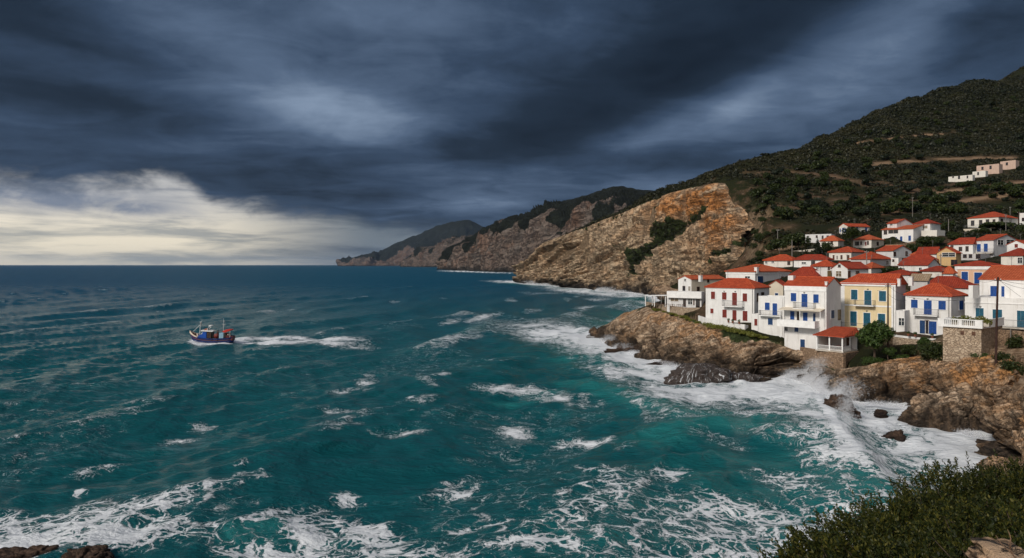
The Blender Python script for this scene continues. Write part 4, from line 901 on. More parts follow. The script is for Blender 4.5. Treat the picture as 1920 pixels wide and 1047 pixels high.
# ---- walls and terraces standing on their own
def wall_run(name, label, pts, h, th_, mat, cat='wall', cap=None, group=None, drop=2.0):
    """pts: (px, py_top, Y); a wall following its own top line"""
    P_ = [at(*q) for q in pts]; mb = MB()
    for a, b in zip(P_[:-1], P_[1:]):
        d = np.array([b[0] - a[0], b[1] - a[1]]); d /= np.linalg.norm(d); nrm = np.array([-d[1], d[0]]) * th_
        vs = []
        for q in (a, b):
            vs += [(q[0], q[1], q[2] - h - drop), (q[0] + nrm[0], q[1] + nrm[1], q[2] - h - drop), (q[0] + nrm[0], q[1] + nrm[1], q[2]), (q[0], q[1], q[2])]
        mb.add(vs, [(0, 1, 2, 3), (7, 6, 5, 4), (0, 4, 5, 1), (1, 5, 6, 2), (2, 6, 7, 3), (3, 7, 4, 0)])
    mid = P_[0]; o = mb.build(name, mat); tag(o, label, cat, group); return o
wall_run('terrace_wall', 'curved low stone retaining wall holding up the cafe terrace', [(1211,566,199),(1224,568.5,192),(1240,571,185),(1262,574.5,178.5),(1282,577,173.5),(1312,577.5,171.5)], 1.6, 0.5, STONE, 'retaining wall')
wall_run('garden_wall', 'white garden wall running below the red-shuttered house', [(1309,592,158),(1325,597,153.5),(1345,602,150.6),(1370,606,147),(1396,609,143.6),(1403,610,144.5)], 1.0, 0.3, WHITE, 'garden wall', drop=1.6)
wall_run('sea_wall', 'high rubble sea wall under the open pavilion', [(1500,651,133.6),(1530,656,128.4),(1560,660,125.2),(1581,664,122.8),(1614,658,127.5)], 4.0, 0.6, STONE2, 'sea wall')
wall_run('yard_wall', 'low white wall along the front yard of the hip-roofed house', [(1676,628,125.5),(1700,631,123.5),(1730,634,121),(1763,636,118)], 0.5, 0.3, WHITE, 'yard wall', drop=0.3)
wall_run('yard_retaining_wall', 'tan stone retaining wall below the front yard of the hip-roofed house', [(1674,632,124.2),(1700,635,122.2),(1730,638,119.7),(1765,640,116.6)], 2.6, 0.5, STONE, 'retaining wall')
wall_run('hill_wall', 'grey terrace wall under the dark trees, upper left of the village', [(1487,471,232),(1508,469,230),(1531,466,228)], 2.6, 0.4, CONC, 'terrace wall')
wall_run('hill_wall', 'long low stone terrace wall on the slope under the house with small blue shutters', [(1660,459,236),(1690,458,232),(1718,452,232)], 1.6, 0.4, STONE2, 'terrace wall')

# balustraded terrace on its stone block
o = H('balustrade_terrace', 'white balustraded roof terrace on a square rubble-stone block', 'E', 893, 700, 612, 432, 1030, 103, 'none', None, 17, found=0, ground=False, cat='terrace')
bpy.data.objects.remove(o.wall, do_unlink=True); W, D, h = o.W, o.D, o.h
D = D + 4; tz = o
CTRL.append((o.C[0], o.C[1], o.zb - 3.6)); CTRL.append((o.base[0], o.base[1], o.zb - 3.0))
mb = MB(); mb.box(0.6, 0.35, -5.5, W - 0.25, D, -0.02); mb.build('stone_block', STONE, o.root)
for u in (W * .50, W * .75):
    mb = MB(); mb.box(u, 0.325, -1.15, u + .5, 0.349, -.55); mb.build('vent', BROWN, o.root)
mb = MB(); mb.box(0, 0, 0, W, D, .30); mb.build('slab', TRIM, o.root)
mb = MB(); hz = h
for a, b in ((0, .9), (W * .47, W * .55), (W - 1.0, W)): mb.box(a, 0.0, .302, b, .18, hz - .14)
for a, b in ((.9, W * .47), (W * .55, W - 1.0)): mb.box(a, .03, .302, b, .15, .36)
mb.box(W - .18, .18, .302, W - .003, D, hz - .14); mb.box(-.02, -.03, hz - .138, W + .02, .21, hz); mb.box(W - .21, .21, hz - .138, W + .02, D, hz); mb.box(0.003, .18, .302, .18, D, hz - .14)
mb.build('parapet', TRIM, o.root)
for a, b in ((.9, W * .47), (W * .55, W - 1.0)):
    n_ = int((b - a) / .26)
    for i in range(n_):
        x_ = a + (i + .5) * (b - a) / n_; m2 = MB(); m2.tube([(x_, .09, .36), (x_, .09, .36 + (hz - .5) * .35), (x_, .09, hz - .138)], .055, 6); m2.build('baluster', TRIM, o.root)
wall_run('balcony_wall', 'dark brown rubble wall under the iron balcony at the right edge', [(1866,618,108),(1900,620,105),(1950,626,101)], 4.5, 0.5, STONE2, 'retaining wall')
def pot(x, y, Y, label, grp, mat=None):
    q = at(x, y, Y); r = empty('flower_pot', q); tag(r, label, 'flower pot', grp); mb = MB(); mb.tube([(0, 0, 0), (0, 0, .42)], .17, 10, .24); mb.build('pot', simple('terracotta', (.22, .075, .04), .8, .3, 4), r)
    v, f = leaf_cloud(90, RNG, .10, [(0, 0, .62, .30, .30, .28)]); link_mesh('plant', v, f, LEAF_FRESH, r)
POTS = [(1366,605,147.3,'potted plant by the lower doors of the red-shuttered house','pots along the red-shuttered house'),(1374,606.3,146.2,'potted plant by the lower doors of the red-shuttered house','pots along the red-shuttered house'),(1386,607.5,144.7,'potted plant by the lower doors of the red-shuttered house','pots along the red-shuttered house'),
        (1703,630,122.5,'potted plant on the front yard wall of the hip-roofed house','pots on the yard wall'),(1716,631.5,121.8,'potted plant on the front yard wall of the hip-roofed house','pots on the yard wall'),(1748,634.5,119.6,'potted plant on the front yard wall of the hip-roofed house','pots on the yard wall')]

# roof aerials and rain pipes (parts of their houses)
for i, h in enumerate(HOUSES):
    if h.Y < 300 and i % 3 != 1 and getattr(h, 'wall', None) is not None and h.rise > 0:
        mb = MB(); u = h.W * (.3 + .13 * (i % 4)); z0 = h.h + h.rise * .8; mb.tube([(u, h.D * .5, z0), (u, h.D * .5, z0 + 2.3)], .035, 5)
        for k in range(4): mb.tube([(u - .5 + .08 * k, h.D * .5, z0 + 2.2 - .16 * k), (u + .5 - .08 * k, h.D * .5, z0 + 2.2 - .16 * k)], .016, 4)
        mb.build('aerial', IRON, h.roof if hasattr(h, 'roof') else h.root)
    if h.Y < 152 and h.h > 5 and getattr(h, 'wall', None) is not None:
        mb = MB(); mb.tube([(h.W - .35, -.09, -.5), (h.W - .35, -.09, h.h - .3)], .05, 6); mb.build('rain_pipe', TRIM if i % 2 else IRON, h.root)
# ------------------------------------------------------------------ ground height field
ctrl = np.array([tuple(map(float, q)) for q in CTRL])
def rbf_fit(c):
    d = np.linalg.norm(c[:, None, :2] - c[None, :, :2], axis=2); n = len(c)
    A = np.zeros((n + 3, n + 3)); A[:n, :n] = d + np.eye(n) * -0.6; A[:n, n] = A[n, :n] = 1; A[:n, n + 1:n + 3] = c[:, :2]; A[n + 1:n + 3, :n] = c[:, :2].T
    return np.linalg.solve(A, np.r_[c[:, 2], 0, 0, 0])
cc_, keep = [], []
for q in ctrl:
    if all((q[0] - k[0]) ** 2 + (q[1] - k[1]) ** 2 > 0.6 for k in cc_): cc_.append(q)
ctrl = np.array(cc_); WT = rbf_fit(ctrl)
def zr(X, Y):
    X, Y = np.ravel(X), np.ravel(Y); out = np.empty(len(X))
    for a in range(0, len(X), 20000):
        s = slice(a, a + 20000); d = np.sqrt((X[s, None] - ctrl[None, :, 0]) ** 2 + (Y[s, None] - ctrl[None, :, 1]) ** 2)
        out[s] = d @ WT[:-3] + WT[-3] + WT[-2] * X[s] + WT[-1] * Y[s]
    return out
POLY = np.array([tuple(q[:2]) for q in pc[::-1]] + [tuple(q[:2]) for q in bc[1:]] + [tuple(q[:2]) for q in ct[::-1]][0:0] + [tuple(q[:2]) for q in ct[8::-1]] + [(2600, 1500), (2600, -60), (-8, -60)])
def poly_dist(X, Y):
    X, Y = np.ravel(X), np.ravel(Y); best = np.full(len(X), 1e9); ins = np.zeros(len(X), bool); n = len(POLY)
    for i in range(n):
        a, b = POLY[i], POLY[(i + 1) % n]; ab = b - a; L2 = (ab ** 2).sum() + 1e-9
        t = np.clip(((X - a[0]) * ab[0] + (Y - a[1]) * ab[1]) / L2, 0, 1)
        best = np.minimum(best, (X - a[0] - t * ab[0]) ** 2 + (Y - a[1] - t * ab[1]) ** 2)
        cnd = ((a[1] > Y) != (b[1] > Y)) & (X < (b[0] - a[0]) * (Y - a[1]) / (b[1] - a[1] + 1e-12) + a[0]); ins ^= cnd
    return np.where(ins, np.sqrt(best), -np.sqrt(best))
PATHS = [([(1608,268),(1650,262),(1700,256),(1790,250)], 2.2, .9), ([(1640,308),(1700,303),(1760,300),(1840,296),(1900,296)], 5.0, .8), ([(1400,325),(1470,322),(1560,330),(1620,345)], 4.5, .6), ([(1545,330),(1600,338),(1660,345)], 4, .5),
         ([(1760,362),(1830,352),(1920,342)], 4, .9), ([(1800,378),(1860,370),(1920,362)], 6, .9), ([(1430,470),(1480,462)], 9, .8), ([(1430,440),(1450,430),(1480,425)], 6, .6), ([(1440,395),(1500,390)], 4, .5), ([(1560,375),(1620,372)], 4, .5), ([(1700,360),(1760,358)], 6, .6), ([(1640,400),(1680,396)], 5, .7)]
def path_mask(px, py):
    r = np.zeros(len(px))
    for pts, w, s in PATHS:
        for (x0, y0), (x1, y1) in zip(pts[:-1], pts[1:]):
            t = np.clip(((px - x0) * (x1 - x0) + (py - y0) * (y1 - y0)) / ((x1 - x0) ** 2 + (y1 - y0) ** 2), 0, 1)
            d = np.hypot((px - x0 - t * (x1 - x0)) / 2.5, py - y0 - t * (y1 - y0)); r = np.maximum(r, s * np.exp(-(d / w) ** 2))
    return r
HPTS = [(h.base[0] + h.W * .5 * math.cos(h.th), h.base[1] - h.W * .5 * math.sin(h.th)) for h in HOUSES if h.Y > 180]
def ground(X, Y):
    d = poly_dist(X, Y); z = zr(X, Y)
    p = np.stack([np.ravel(X), np.ravel(Y), np.zeros(np.size(X))], 1); Yr = np.ravel(Y)
    rough = np.clip((Yr - 230) / 200, 0.06, 1) * np.clip(d / 12, 0, 1)
    near = np.full(len(Yr), 1e6)
    for hx, hy in HPTS: near = np.minimum(near, (p[:, 0] - hx) ** 2 + (Yr - hy) ** 2)
    rough = rough * np.clip((np.sqrt(near) - 8) / 30, 0.03, 1) if len(HPTS) else rough
    pxg = CX + p[:, 0] / np.maximum(Yr, 1) * FPX; z = z + 1.6 * fbm(p * .11, 4, 15) * sstep(pxg, 1385, 1400) * sstep(1470 - pxg, 0, 25) * sstep(Yr, 215, 245)
    z = z + rough * (3.0 * fbm(p * 0.02, 4, 5) + 1.1 * fbm(p * 0.09, 4, 6)) + 0.10 * fbm(p * 0.5, 3, 8) * (d > 0) + (0.55 * fbm(p * 0.45, 3, 18) + .25 * fbm(p * 1.4, 3, 19)) * sstep(Yr, 25, 40) * sstep(101 - Yr, 0, 8)
    # old terraces contouring the lower hill
    tz_ = (z / 5.5) % 1.0; z = z + np.clip((Yr - 240) / 150, 0, 1) * np.clip((620 - Yr) / 150, 0, 1) * 1.1 * (sstep(tz_, 0.55, 0.95) - tz_)
    dd = d - 1.6; z = np.where(dd < 0, np.maximum(-5, z + 5.0 * dd), z)
    return z, d
tx = np.r_[np.arange(300, 1000, 25), np.arange(1000, 2100, 4.0), np.geomspace(2100, 5200, 60)]
ty = np.r_[np.arange(1.5, 30, 0.6), np.geomspace(30, 1300, 330)]
TXg, TYg = np.meshgrid((tx - CX) / FPX, ty); TX = TXg * TYg
gz, gd = ground(TX, TYg); gpx = np.tile(tx, len(ty)); gpy = HY + (CAM_H - gz) / TYg.ravel() * FPX
GP = np.stack([TX.ravel(), TYg.ravel(), gz], 1).reshape(len(ty), len(tx), 3)
def sn_y(t, g): n = t.new('ShaderNodeSeparateXYZ'); t.l.new(g.outputs['Position'], n.inputs[0]); return n.outputs[1]
m, t, b = new_mat('hill_ground'); g = t.new('ShaderNodeNewGeometry'); p_ = g.outputs['Position']
soil = t.ramp(t.noise(p_, 0.10, 7, 0.68), [(0.30, (.036,.024,.015)), (0.48, (.085,.052,.031)), (0.62, (.150,.092,.054)), (0.76, (.22,.145,.09))])
soil = t.mixc(t.smooth(t.noise(p_, 0.9, 6, 0.7), 0.5, 0.72), soil, (.23,.165,.11))
herb = t.mixc(t.noise(p_, 0.5, 5, 0.7), (.006,.008,.004), (.026,.028,.010))
pa = t.attr('path').outputs['Fac']
cov = t.m('SUBTRACT', t.smooth(t.noise(p_, 0.05, 7, 0.70), 0.39, 0.52), t.m('MULTIPLY', pa, 1.2), clamp=True)
dens = t.attr('dense').outputs['Fac']; cov = t.m('MAXIMUM', cov, t.m('SUBTRACT', dens, pa, clamp=True))
sn = t.new('ShaderNodeSeparateXYZ'); t.l.new(g.outputs['Normal'], sn.inputs[0])
cc = t.mixc(cov, soil, herb); cc = t.mixc(t.smooth(sn.outputs[2], 0.62, 0.45), cc, t.ramp(t.noise(p_, 0.5, 7, 0.7), [(0.3, (.045,.032,.021)), (0.5, (.13,.09,.056)), (0.7, (.27,.195,.13))]))
ny = t.smooth(t.m('ADD', sn_y(t, g), t.m('MULTIPLY', t.noise(p_, .3, 4), 14.0)), 128, 118); rk = t.ramp(t.noise(p_, 0.7, 7, 0.72), [(0.32, (.05,.032,.02)), (0.46, (.20,.13,.08)), (0.6, (.40,.29,.195)), (0.75, (.52,.4,.29))]); cc = t.mixc(ny, cc, rk)
cc = t.mixc(t.smooth(pa, 0.45, 0.8), cc, t.mixc(t.noise(p_, 1.2, 5, 0.7), (.15, .095, .055), (.30, .20, .125)))
t.l.new(cc, b.inputs['Base Color']); b.inputs['Roughness'].default_value = 0.95; b.inputs['Specular IOR Level'].default_value = 0.1
t.l.new(t.bump(t.noise(p_, 0.9, 7, 0.7), 0.9, 0.7), b.inputs['Normal'])
gpath = path_mask(gpx, gpy); gden = sstep(TYg.ravel(), 440, 600)
grid_obj('hillside', GP, m, {'path': gpath, 'dense': gden}, flip=False)

# ------------------------------------------------------------------ sea
def sea_surface():
    step = 1.75
    sx = np.r_[np.arange(-900, -60, 14), np.arange(-60, 1990, 2.0), np.arange(1990, 2500, 14)]
    a = np.arange(1120, 506, -step); sy = np.r_[np.arange(1900, 1120, -14), a, np.linspace(a[-1] - 1.4, 500.0, 26), [499.3, 498.8, 498.4, 498.05, 497.8, 497.62, 497.5]]
    PX, PY = np.meshgrid(sx, sy); Y0 = CAM_H * FPX / (PY - HY); X0 = (PX - CX) / FPX * Y0
    px, py = PX.ravel(), PY.ravel(); X, Y = X0.ravel(), Y0.ravel()
    dY = np.abs(np.gradient(Y0, axis=0)).ravel(); dX = np.abs(np.gradient(X0, axis=1)).ravel()
    rng = np.random.default_rng(5); Z = np.zeros(len(X)); GX = np.zeros(len(X)); GY = np.zeros(len(X)); crest = np.zeros(len(X))
    p3 = np.stack([X, Y, 0 * X], 1)
    wx = X + 4 * fbm(p3 * 0.02, 2, 91); wy = Y + 4 * fbm(p3 * 0.02 + 50, 2, 91)
    shelter = 0.55 + 0.45 * sstep(px, -100, 800)
    for k in range(64):
        lam = 2.6 * (52 / 2.6) ** (k / 63) * rng.uniform(.9, 1.1); th = R(rng.normal(-34, 34)) if lam < 9 else (R(rng.normal(-18, 20)) if lam < 22 else R(rng.normal(-13, 9)))
        # longer seas bend in toward the cove
        dx_, dy_ = math.cos(th), math.sin(th); nn = math.hypot(dx_, dy_); dx_, dy_ = dx_ / nn, dy_ / nn
        amp = (0.0075 if lam < 9 else 0.0044) * lam ** 0.95 * rng.uniform(.6, 1.3); kk = 2 * math.pi / lam
        ds = np.abs(dx_) * dX + np.abs(dy_) * dY; att = sstep(lam / ds, 2.2, 5.0)
        ph = kk * (dx_ * wx + dy_ * wy) + rng.uniform(0, 6.28); s_, c_ = np.sin(ph), np.cos(ph)
        Z += amp * att * s_; GX += -0.75 * amp * att * dx_ * -c_; GY += -0.75 * amp * att * dy_ * -c_
    # swell shoaling in the cove, and the plunging wave at its mouth
    def ridge_line(pts, wl, wr, hgt):
        P_ = np.array([sea_at(*q)[:2] for q in pts]); best = np.full(len(X), 1e9); side = np.zeros(len(X)); along = np.zeros(len(X)); tot = 0
        L = np.linalg.norm(np.diff(P_, axis=0), axis=1)
        for (a_, b_), l in zip(zip(P_[:-1], P_[1:]), L):
            ab = b_ - a_; t_ = np.clip(((X - a_[0]) * ab[0] + (Y - a_[1]) * ab[1]) / l ** 2, 0, 1)
            qx, qy = X - a_[0] - t_ * ab[0], Y - a_[1] - t_ * ab[1]; d = np.hypot(qx, qy); c = np.sign(ab[0] * qy - ab[1] * qx)
            up = d < best; best = np.where(up, d, best); side = np.where(up, c, side); along = np.where(up, (tot + t_ * l), along); tot += l
        w = np.where(side > 0, wr, wl); env = np.sin(np.clip(along / tot, 0, 1) * math.pi) ** 0.55
        g_ = np.exp(-(best / w) ** 1.6) * env
        return hgt * g_, best, side, along / tot
    r1, d1, s1, a1 = ridge_line([(1522,742),(1548,790),(1572,826),(1600,866),(1634,910),(1648,960)], 9.0, 3.4, 2.9)
    r2, d2, s2, a2 = ridge_line([(1230,835),(1330,812),(1430,822),(1520,850)], 4.5, 6.0, 1.1)
    r3, d3, s3, a3 = ridge_line([(1080,715),(1160,742),(1270,788),(1400,802)], 3.5, 7.0, 1.2)
    r4, d4, s4, a4 = ridge_line([(1060,672),(1110,668),(1150,690)], 3.0, 5.0, 0.8)
    r5, d5, s5, a5 = ridge_line([(440,1010),(520,985),(600,1003)], 2.2, 2.8, 0.9)
    r6, d6, s6, a6 = ridge_line([(230,800),(420,772),(640,720),(760,690)], 7, 4, 0.9)
    r7, d7, s7, a7 = ridge_line([(740,668),(830,640),(940,600)], 6, 4, 1.1)
    Z += r1 + r2 + r3 + r4 + r5 + r6 + r7
    fars = np.clip(1.1 - (Y / 1e4), 0, 1); Z *= fars
    # ---- foam cover
    shore_d = np.full(len(X), 1e9)
    for ln in (pw, bw, cb[:9]):
        for a_, b_ in zip(ln[:-1, :2], ln[1:, :2]):
            ab = b_ - a_; t_ = np.clip(((X - a_[0]) * ab[0] + (Y - a_[1]) * ab[1]) / ((ab ** 2).sum() + 1e-9), 0, 1)
            shore_d = np.minimum(shore_d, np.hypot(X - a_[0] - t_ * ab[0], Y - a_[1] - t_ * ab[1]))
    big = fbm(p3 * 0.05, 4, 201); med = fbm(p3 * np.array([.16, .24, 1]), 4, 203)
    foam = np.zeros(len(X))
    wid = 7.5 + 8 * (big + .4).clip(0, 1.5); foam = np.maximum(foam, 1.15 * np.exp(-(shore_d / np.where(Y > 420, np.clip(Y * .016, 5, 16), wid)) ** 1.5))
    def blob(x, y, sx_, sy_, tilt, wgt, rag=0.5):
        c, s = math.cos(R(tilt)), math.sin(R(tilt)); u = ((px - x) * c + (py - y) * s) / sx_; v = (-(px - x) * s + (py - y) * c) / sy_
        return wgt * np.exp(-(u * u + v * v) ** 1.0) * np.clip(1 + rag * med, 0.2, 1.6)
    B = [(1120,634,180,22,7,1.02),(1180,655,110,22,10,1.1),(1210,672,140,32,12,1.05),(1060,632,110,15,4,.80),(1250,710,110,32,14,1.0),(1330,740,160,34,8,1.0),(1440,748,150,36,5,1.08),(1480,778,110,22,10,.85),(1150,700,60,16,16,.75),(1240,760,80,10,12,.62),(1525,750,70,40,20,1.0),(1230,720,70,16,14,.8),(1420,790,120,14,8,.72),(1520,800,60,25,30,.85),
         (1650,790,80,50,20,.98),(1740,800,100,40,6,1.0),(1720,850,110,38,10,.88),(1660,880,60,30,30,.68),(1780,840,60,25,0,.9),(1690,900,70,24,-10,.62),
         (1575,835,26,40,-30,.75),(1600,870,30,34,-40,.8),(1560,880,60,22,15,.55),(1490,905,80,16,8,.55),(1430,955,110,22,10,.60),(1340,960,70,24,-8,.60),(1540,965,60,22,8,.52),(1380,1010,110,20,8,.42),(1480,840,90,14,8,.50),(1360,840,70,12,10,.45),(1250,905,48,16,-8,.52),
         (960,727,60,10,0,.78),(1050,745,80,12,8,.52),(970,797,30,12,0,.70),(858,897,48,17,-8,.66),(885,882,30,10,0,.5),(1085,823,60,8,4,.5),(945,838,50,8,4,.50),(855,639,46,5,-6,.92),(905,596,36,4,-12,.72),(845,604,22,4,-10,.6),(685,716,22,10,-12,.82),(650,735,46,5,-6,.48),(805,722,26,9,20,.6),(830,707,20,4,-10,.55),(632,775,42,6,2,.62),(670,802,30,5,0,.62),(620,818,30,5,-16,.58),(775,811,28,5,0,.6),(720,812,40,6,0,.4),(332,817,34,6,-6,.74),(380,792,30,7,-6,.5),(450,886,16,6,-8,.55),(190,872,60,8,-14,.5),(145,920,16,6,-20,.6),(1045,955,14,9,-20,.6),(890,985,70,7,-8,.5),(925,1000,20,14,0,.5),(1130,970,16,10,-30,.58),(1125,895,60,7,12,.5),
         (210,604,18,2.6,-3,.62),(300,583,10,2,0,.6),(505,584,22,2.4,0,.62),(545,581,10,2,0,.5),(1000,582,20,3,-4,.5),(1100,575,26,3,-4,.5),(1170,575,40,5,0,.55),(1120,560,26,3,0,.5),(960,565,16,2.4,0,.45),(600,626,10,3,0,.5),(740,566,10,2,0,.45),(830,560,12,2,0,.4),(70,640,40,3,-8,.42),
         (150,985,170,32,-10,.95),(290,955,90,24,-14,.82),(60,1020,120,30,-6,1.0),(230,1015,120,28,-6,.92),(330,1000,70,30,0,.7),(20,975,60,24,0,.66),(340,935,40,20,10,.66),(400,1000,60,26,0,.48),(520,1030,110,18,-4,.80),(500,975,60,14,-20,.60),(580,1000,50,34,40,.78),(660,925,26,13,0,.62),(690,985,50,40,20,.66),(720,1030,70,26,0,.74),(620,960,70,20,0,.55),(790,1030,40,18,0,.56),(985,1030,80,18,0,.66),(1080,1040,60,14,10,.5),(860,1040,60,14,-10,.45),(1240,1010,60,16,0,.46),
         (960,529,46,2.4,2,.95),(1040,540,40,3,2,.6),(1150,553,60,4,3,1.0),(1080,546,50,4,3,.9),(1190,556,30,3,0,1),(870,509,46,1.3,1,.95),(930,511.5,50,1.2,1,.85),(1010,550,50,2.4,2,.4)]
    for q in B: foam = np.maximum(foam, blob(*q))
    # wake of the fishing boat: two braided strands
    wx_ = px; cen = 640 + 7 * sstep(wx_, 440, 720)
    for sgn, w0 in ((-1, 3.0), (1, 3.4)):
        off = sgn * (1.5 + 4.2 * np.sin(np.clip((wx_ - 440) / 148, 0, 2) * math.pi) ** 2 * (1 - .35 * sstep(wx_, 560, 720)))
        foam = np.maximum(foam, (0.98 - 0.36 * sstep(wx_, 520, 730)) * np.exp(-((py - cen - off + 3) / (w0 + 1.5 * sstep(wx_, 450, 520))) ** 2) * sstep(wx_, 380, 442) * sstep(745 - wx_, 0, 90) * np.clip(1 + .5 * med, .4, 1.5))
    foam = np.maximum(foam, 1.15 * np.exp(-((px - 396) / 43) ** 6) * np.exp(-((py - 642.5) / 3.2) ** 2)); foam = np.maximum(foam, 1.1 * np.exp(-((px - 362) / 8) ** 2 - ((py - 640) / 3.5) ** 2))
    # crest foam on the swells and the breaking wave
    foam = np.maximum(foam, 1.1 * np.exp(-(d1 / 1.1) ** 2) * sstep(a1, .02, .2) * sstep(1.02 - a1, 0, .35)); foam = np.maximum(foam, np.where(s1 > 0, .62, .60) * np.exp(-(d1 / 6) ** 2) * sstep(1 - a1, .05, .4))
    hn = Z - r1; foam = np.maximum(foam, 0.33 * sstep(hn, 0.42, 1.0) * np.clip(.8 + 1.5 * big, 0, 1.3)); foam = np.maximum(foam, 0.17 * np.clip(0.30 + 1.3 * big + .5 * med, 0, 1) * sstep(Y, 700, 200))
    # light grey streaks out on the left
    streak = fbm(np.stack([X * .018 + Y * .012, Y * .085 - X * .02, 0 * X], 1), 4, 211); streak = sstep(streak, 0.05, 0.5) * sstep(900 - px, 0, 500) * sstep(py, 560, 640) * sstep(960 - py, 0, 120)
    # water colour: clear turquoise over the shallows and in thin crests, ink blue far out
    shallow = np.maximum.reduce([0.9 * np.exp(-(shore_d / 26) ** 2), 1.0 * np.exp(-(d1 / 7) ** 2), .8 * np.exp(-(d2 / 5) ** 2), 1.0 * np.exp(-(d3 / 5) ** 2), 1.0 * np.exp(-(d4 / 5) ** 2), .7 * np.exp(-(d5 / 1.8) ** 2), .45 * np.exp(-(d7 / 6) ** 2),
                                 blob(1000,735,90,14,5,.7), blob(1180,780,160,16,8,.6), blob(960,750,40,9,0,.8), blob(150,1000,160,40,-10,.55), .30 * np.exp(-((px - 1120) / 420) ** 2 - ((py - 690) / 130) ** 2), blob(520,1020,90,22,0,.45)]) + 0.18 * med + .14 * sstep(hn, .2, 1.1)
    deep = sstep(np.log(Y), math.log(140), math.log(900)) * 0.75 + 0.25 * sstep(700 - px, 0, 700) * sstep(np.log(Y), math.log(90), math.log(400))
    co = np.stack([X + GX * fars, Y + GY * fars, Z], 1)
    o = link_mesh('sea', co, grid_faces(len(sy), len(sx)), None, smooth=True, attrs={'foam': np.clip(foam, 0, 1.3), 'shallow': np.clip(shallow, 0, 1.2), 'deep': deep, 'streak': streak, 'dist': Y})
    o['kind'] = 'structure'
    return o
sea = sea_surface()
def sea_material():
    m, t, b = new_mat('sea_water'); g = t.new('ShaderNodeNewGeometry'); p = g.outputs['Position']
    A = lambda n: t.attr(n).outputs['Fac']
    deep, sh, fo, st, di = A('deep'), A('shallow'), A('foam'), A('streak'), A('dist')
    body = t.mixc(deep, (.0050, .090, .103), (.0090, .060, .128))
    body = t.mixc(t.m('MULTIPLY', t.noise(p, 0.05, 4, 0.6), 0.35), body, (.0030, .048, .056))
    body = t.mixc(t.smooth(sh, 0.10, 1.1), body, (.016, .150, .150))
    # lace: warped cell walls, two sizes, plus torn flecks drawn out along the wind
    wn = t.new('ShaderNodeTexNoise'); t.l.new(p, wn.inputs[0]); wn.inputs['Scale'].default_value = 0.45; wn.inputs['Detail'].default_value = 5
    wv = t.new('ShaderNodeVectorMath', operation='MULTIPLY_ADD'); t.l.new(wn.outputs['Color'], wv.inputs[0]); wv.inputs[1].default_value = (3.4, 3.4, 0); t.l.new(p, wv.inputs[2])
    flat = t.mapping(wv.outputs[0], (1, 1, 0))
    def lace(sc, w):
        v = t.new('ShaderNodeTexVoronoi', feature='DISTANCE_TO_EDGE', voronoi_dimensions='2D'); t.l.new(flat, v.inputs[0]); v.inputs['Scale'].default_value = sc
        return t.smooth(v.outputs[0], w, 0.0)
    l1 = lace(0.42, .22); l2 = lace(1.15, .26)
    torn = t.noise(t.mapping(flat, (0.55, 1.5, 1), (0, 0, R(12))), 1.0, 7, 0.72)
    speck = t.noise(flat, 4.6, 5, 0.75)
    def st_(n_, a, b): return t.smooth(n_, a, b)
    drawn = t.noise(t.mapping(flat, (0.55, .42, 1), (0, 0, R(14))), 1.0, 7, 0.74)
    pat = t.m('ADD', t.m('MULTIPLY', st_(torn, .32, .68), 0.24), t.m('MULTIPLY', st_(speck, .30, .70), 0.44)); pat = t.m('ADD', pat, t.m('MULTIPLY', st_(drawn, .32, .68), 0.34))
    lc = t.m('MAXIMUM', l1, t.m('MULTIPLY', l2, 0.8)); near = t.smooth(di, 100, 58)
    pat = t.smooth(t.mixc(t.m('MULTIPLY', near, 0.34), pat, lc), 0.20, 0.84)
    f = t.m('SUBTRACT', t.m('MULTIPLY', fo, 1.13), t.m('SUBTRACT', 1.0, pat))
    f = t.m('MULTIPLY_ADD', t.m('SUBTRACT', t.smooth(fo, 0.0, 0.22), 1.0), 0.5, f)
    mask = t.smooth(f, -0.06, 0.16)
    haze_ = t.m('MULTIPLY', t.smooth(f, -0.35, 0.10), 0.26)              # aerated water between the lines
    body = t.mixc(haze_, body, (.22, .38, .40))
    sm = t.m('MULTIPLY', t.m('MULTIPLY', st, t.smooth(t.noise(t.mapping(p, (.35, 1.1, 1), (0, 0, R(14))), 1.0, 6, .7), .46, .68)), 0.20)
    body = t.mixc(sm, body, (.26, .36, .41))
    fl = t.mixc(t.noise(p, 1.3, 5, 0.7), (.62, .66, .70), (.86, .87, .88))
    t.l.new(t.mixc(mask, body, fl), b.inputs['Base Color'])
    t.l.new(t.smooth(di, 60, 380, 1.27, 1.07), b.inputs['IOR'])
    t.l.new(t.m('MULTIPLY_ADD', mask, 0.5, t.smooth(di, 60, 900, 0.12, 0.30)), b.inputs['Roughness'])
    t.l.new(t.mixc(mask, t.mixc(t.smooth(di, 120, 900), (.24,)*3, (.05,)*3), (.1, .1, .1)), b.inputs['Specular IOR Level'])
    r1 = t.noise(t.mapping(p, (.9, 1.5, 1), (0, 0, R(10))), 1.0, 7, 0.68); r2 = t.noise(t.mapping(p, (.16, .30, 1), (0, 0, R(-12))), 1.0, 5, 0.6)
    h = t.m('ADD', t.m('MULTIPLY', r1, 0.55), t.m('MULTIPLY', r2, 1.5)); h = t.m('ADD', h, t.m('MULTIPLY', mask, 0.16))
    t.l.new(t.bump(h, 0.95, 0.75), b.inputs['Normal'])
    return m
sea.data.materials.append(sea_material())
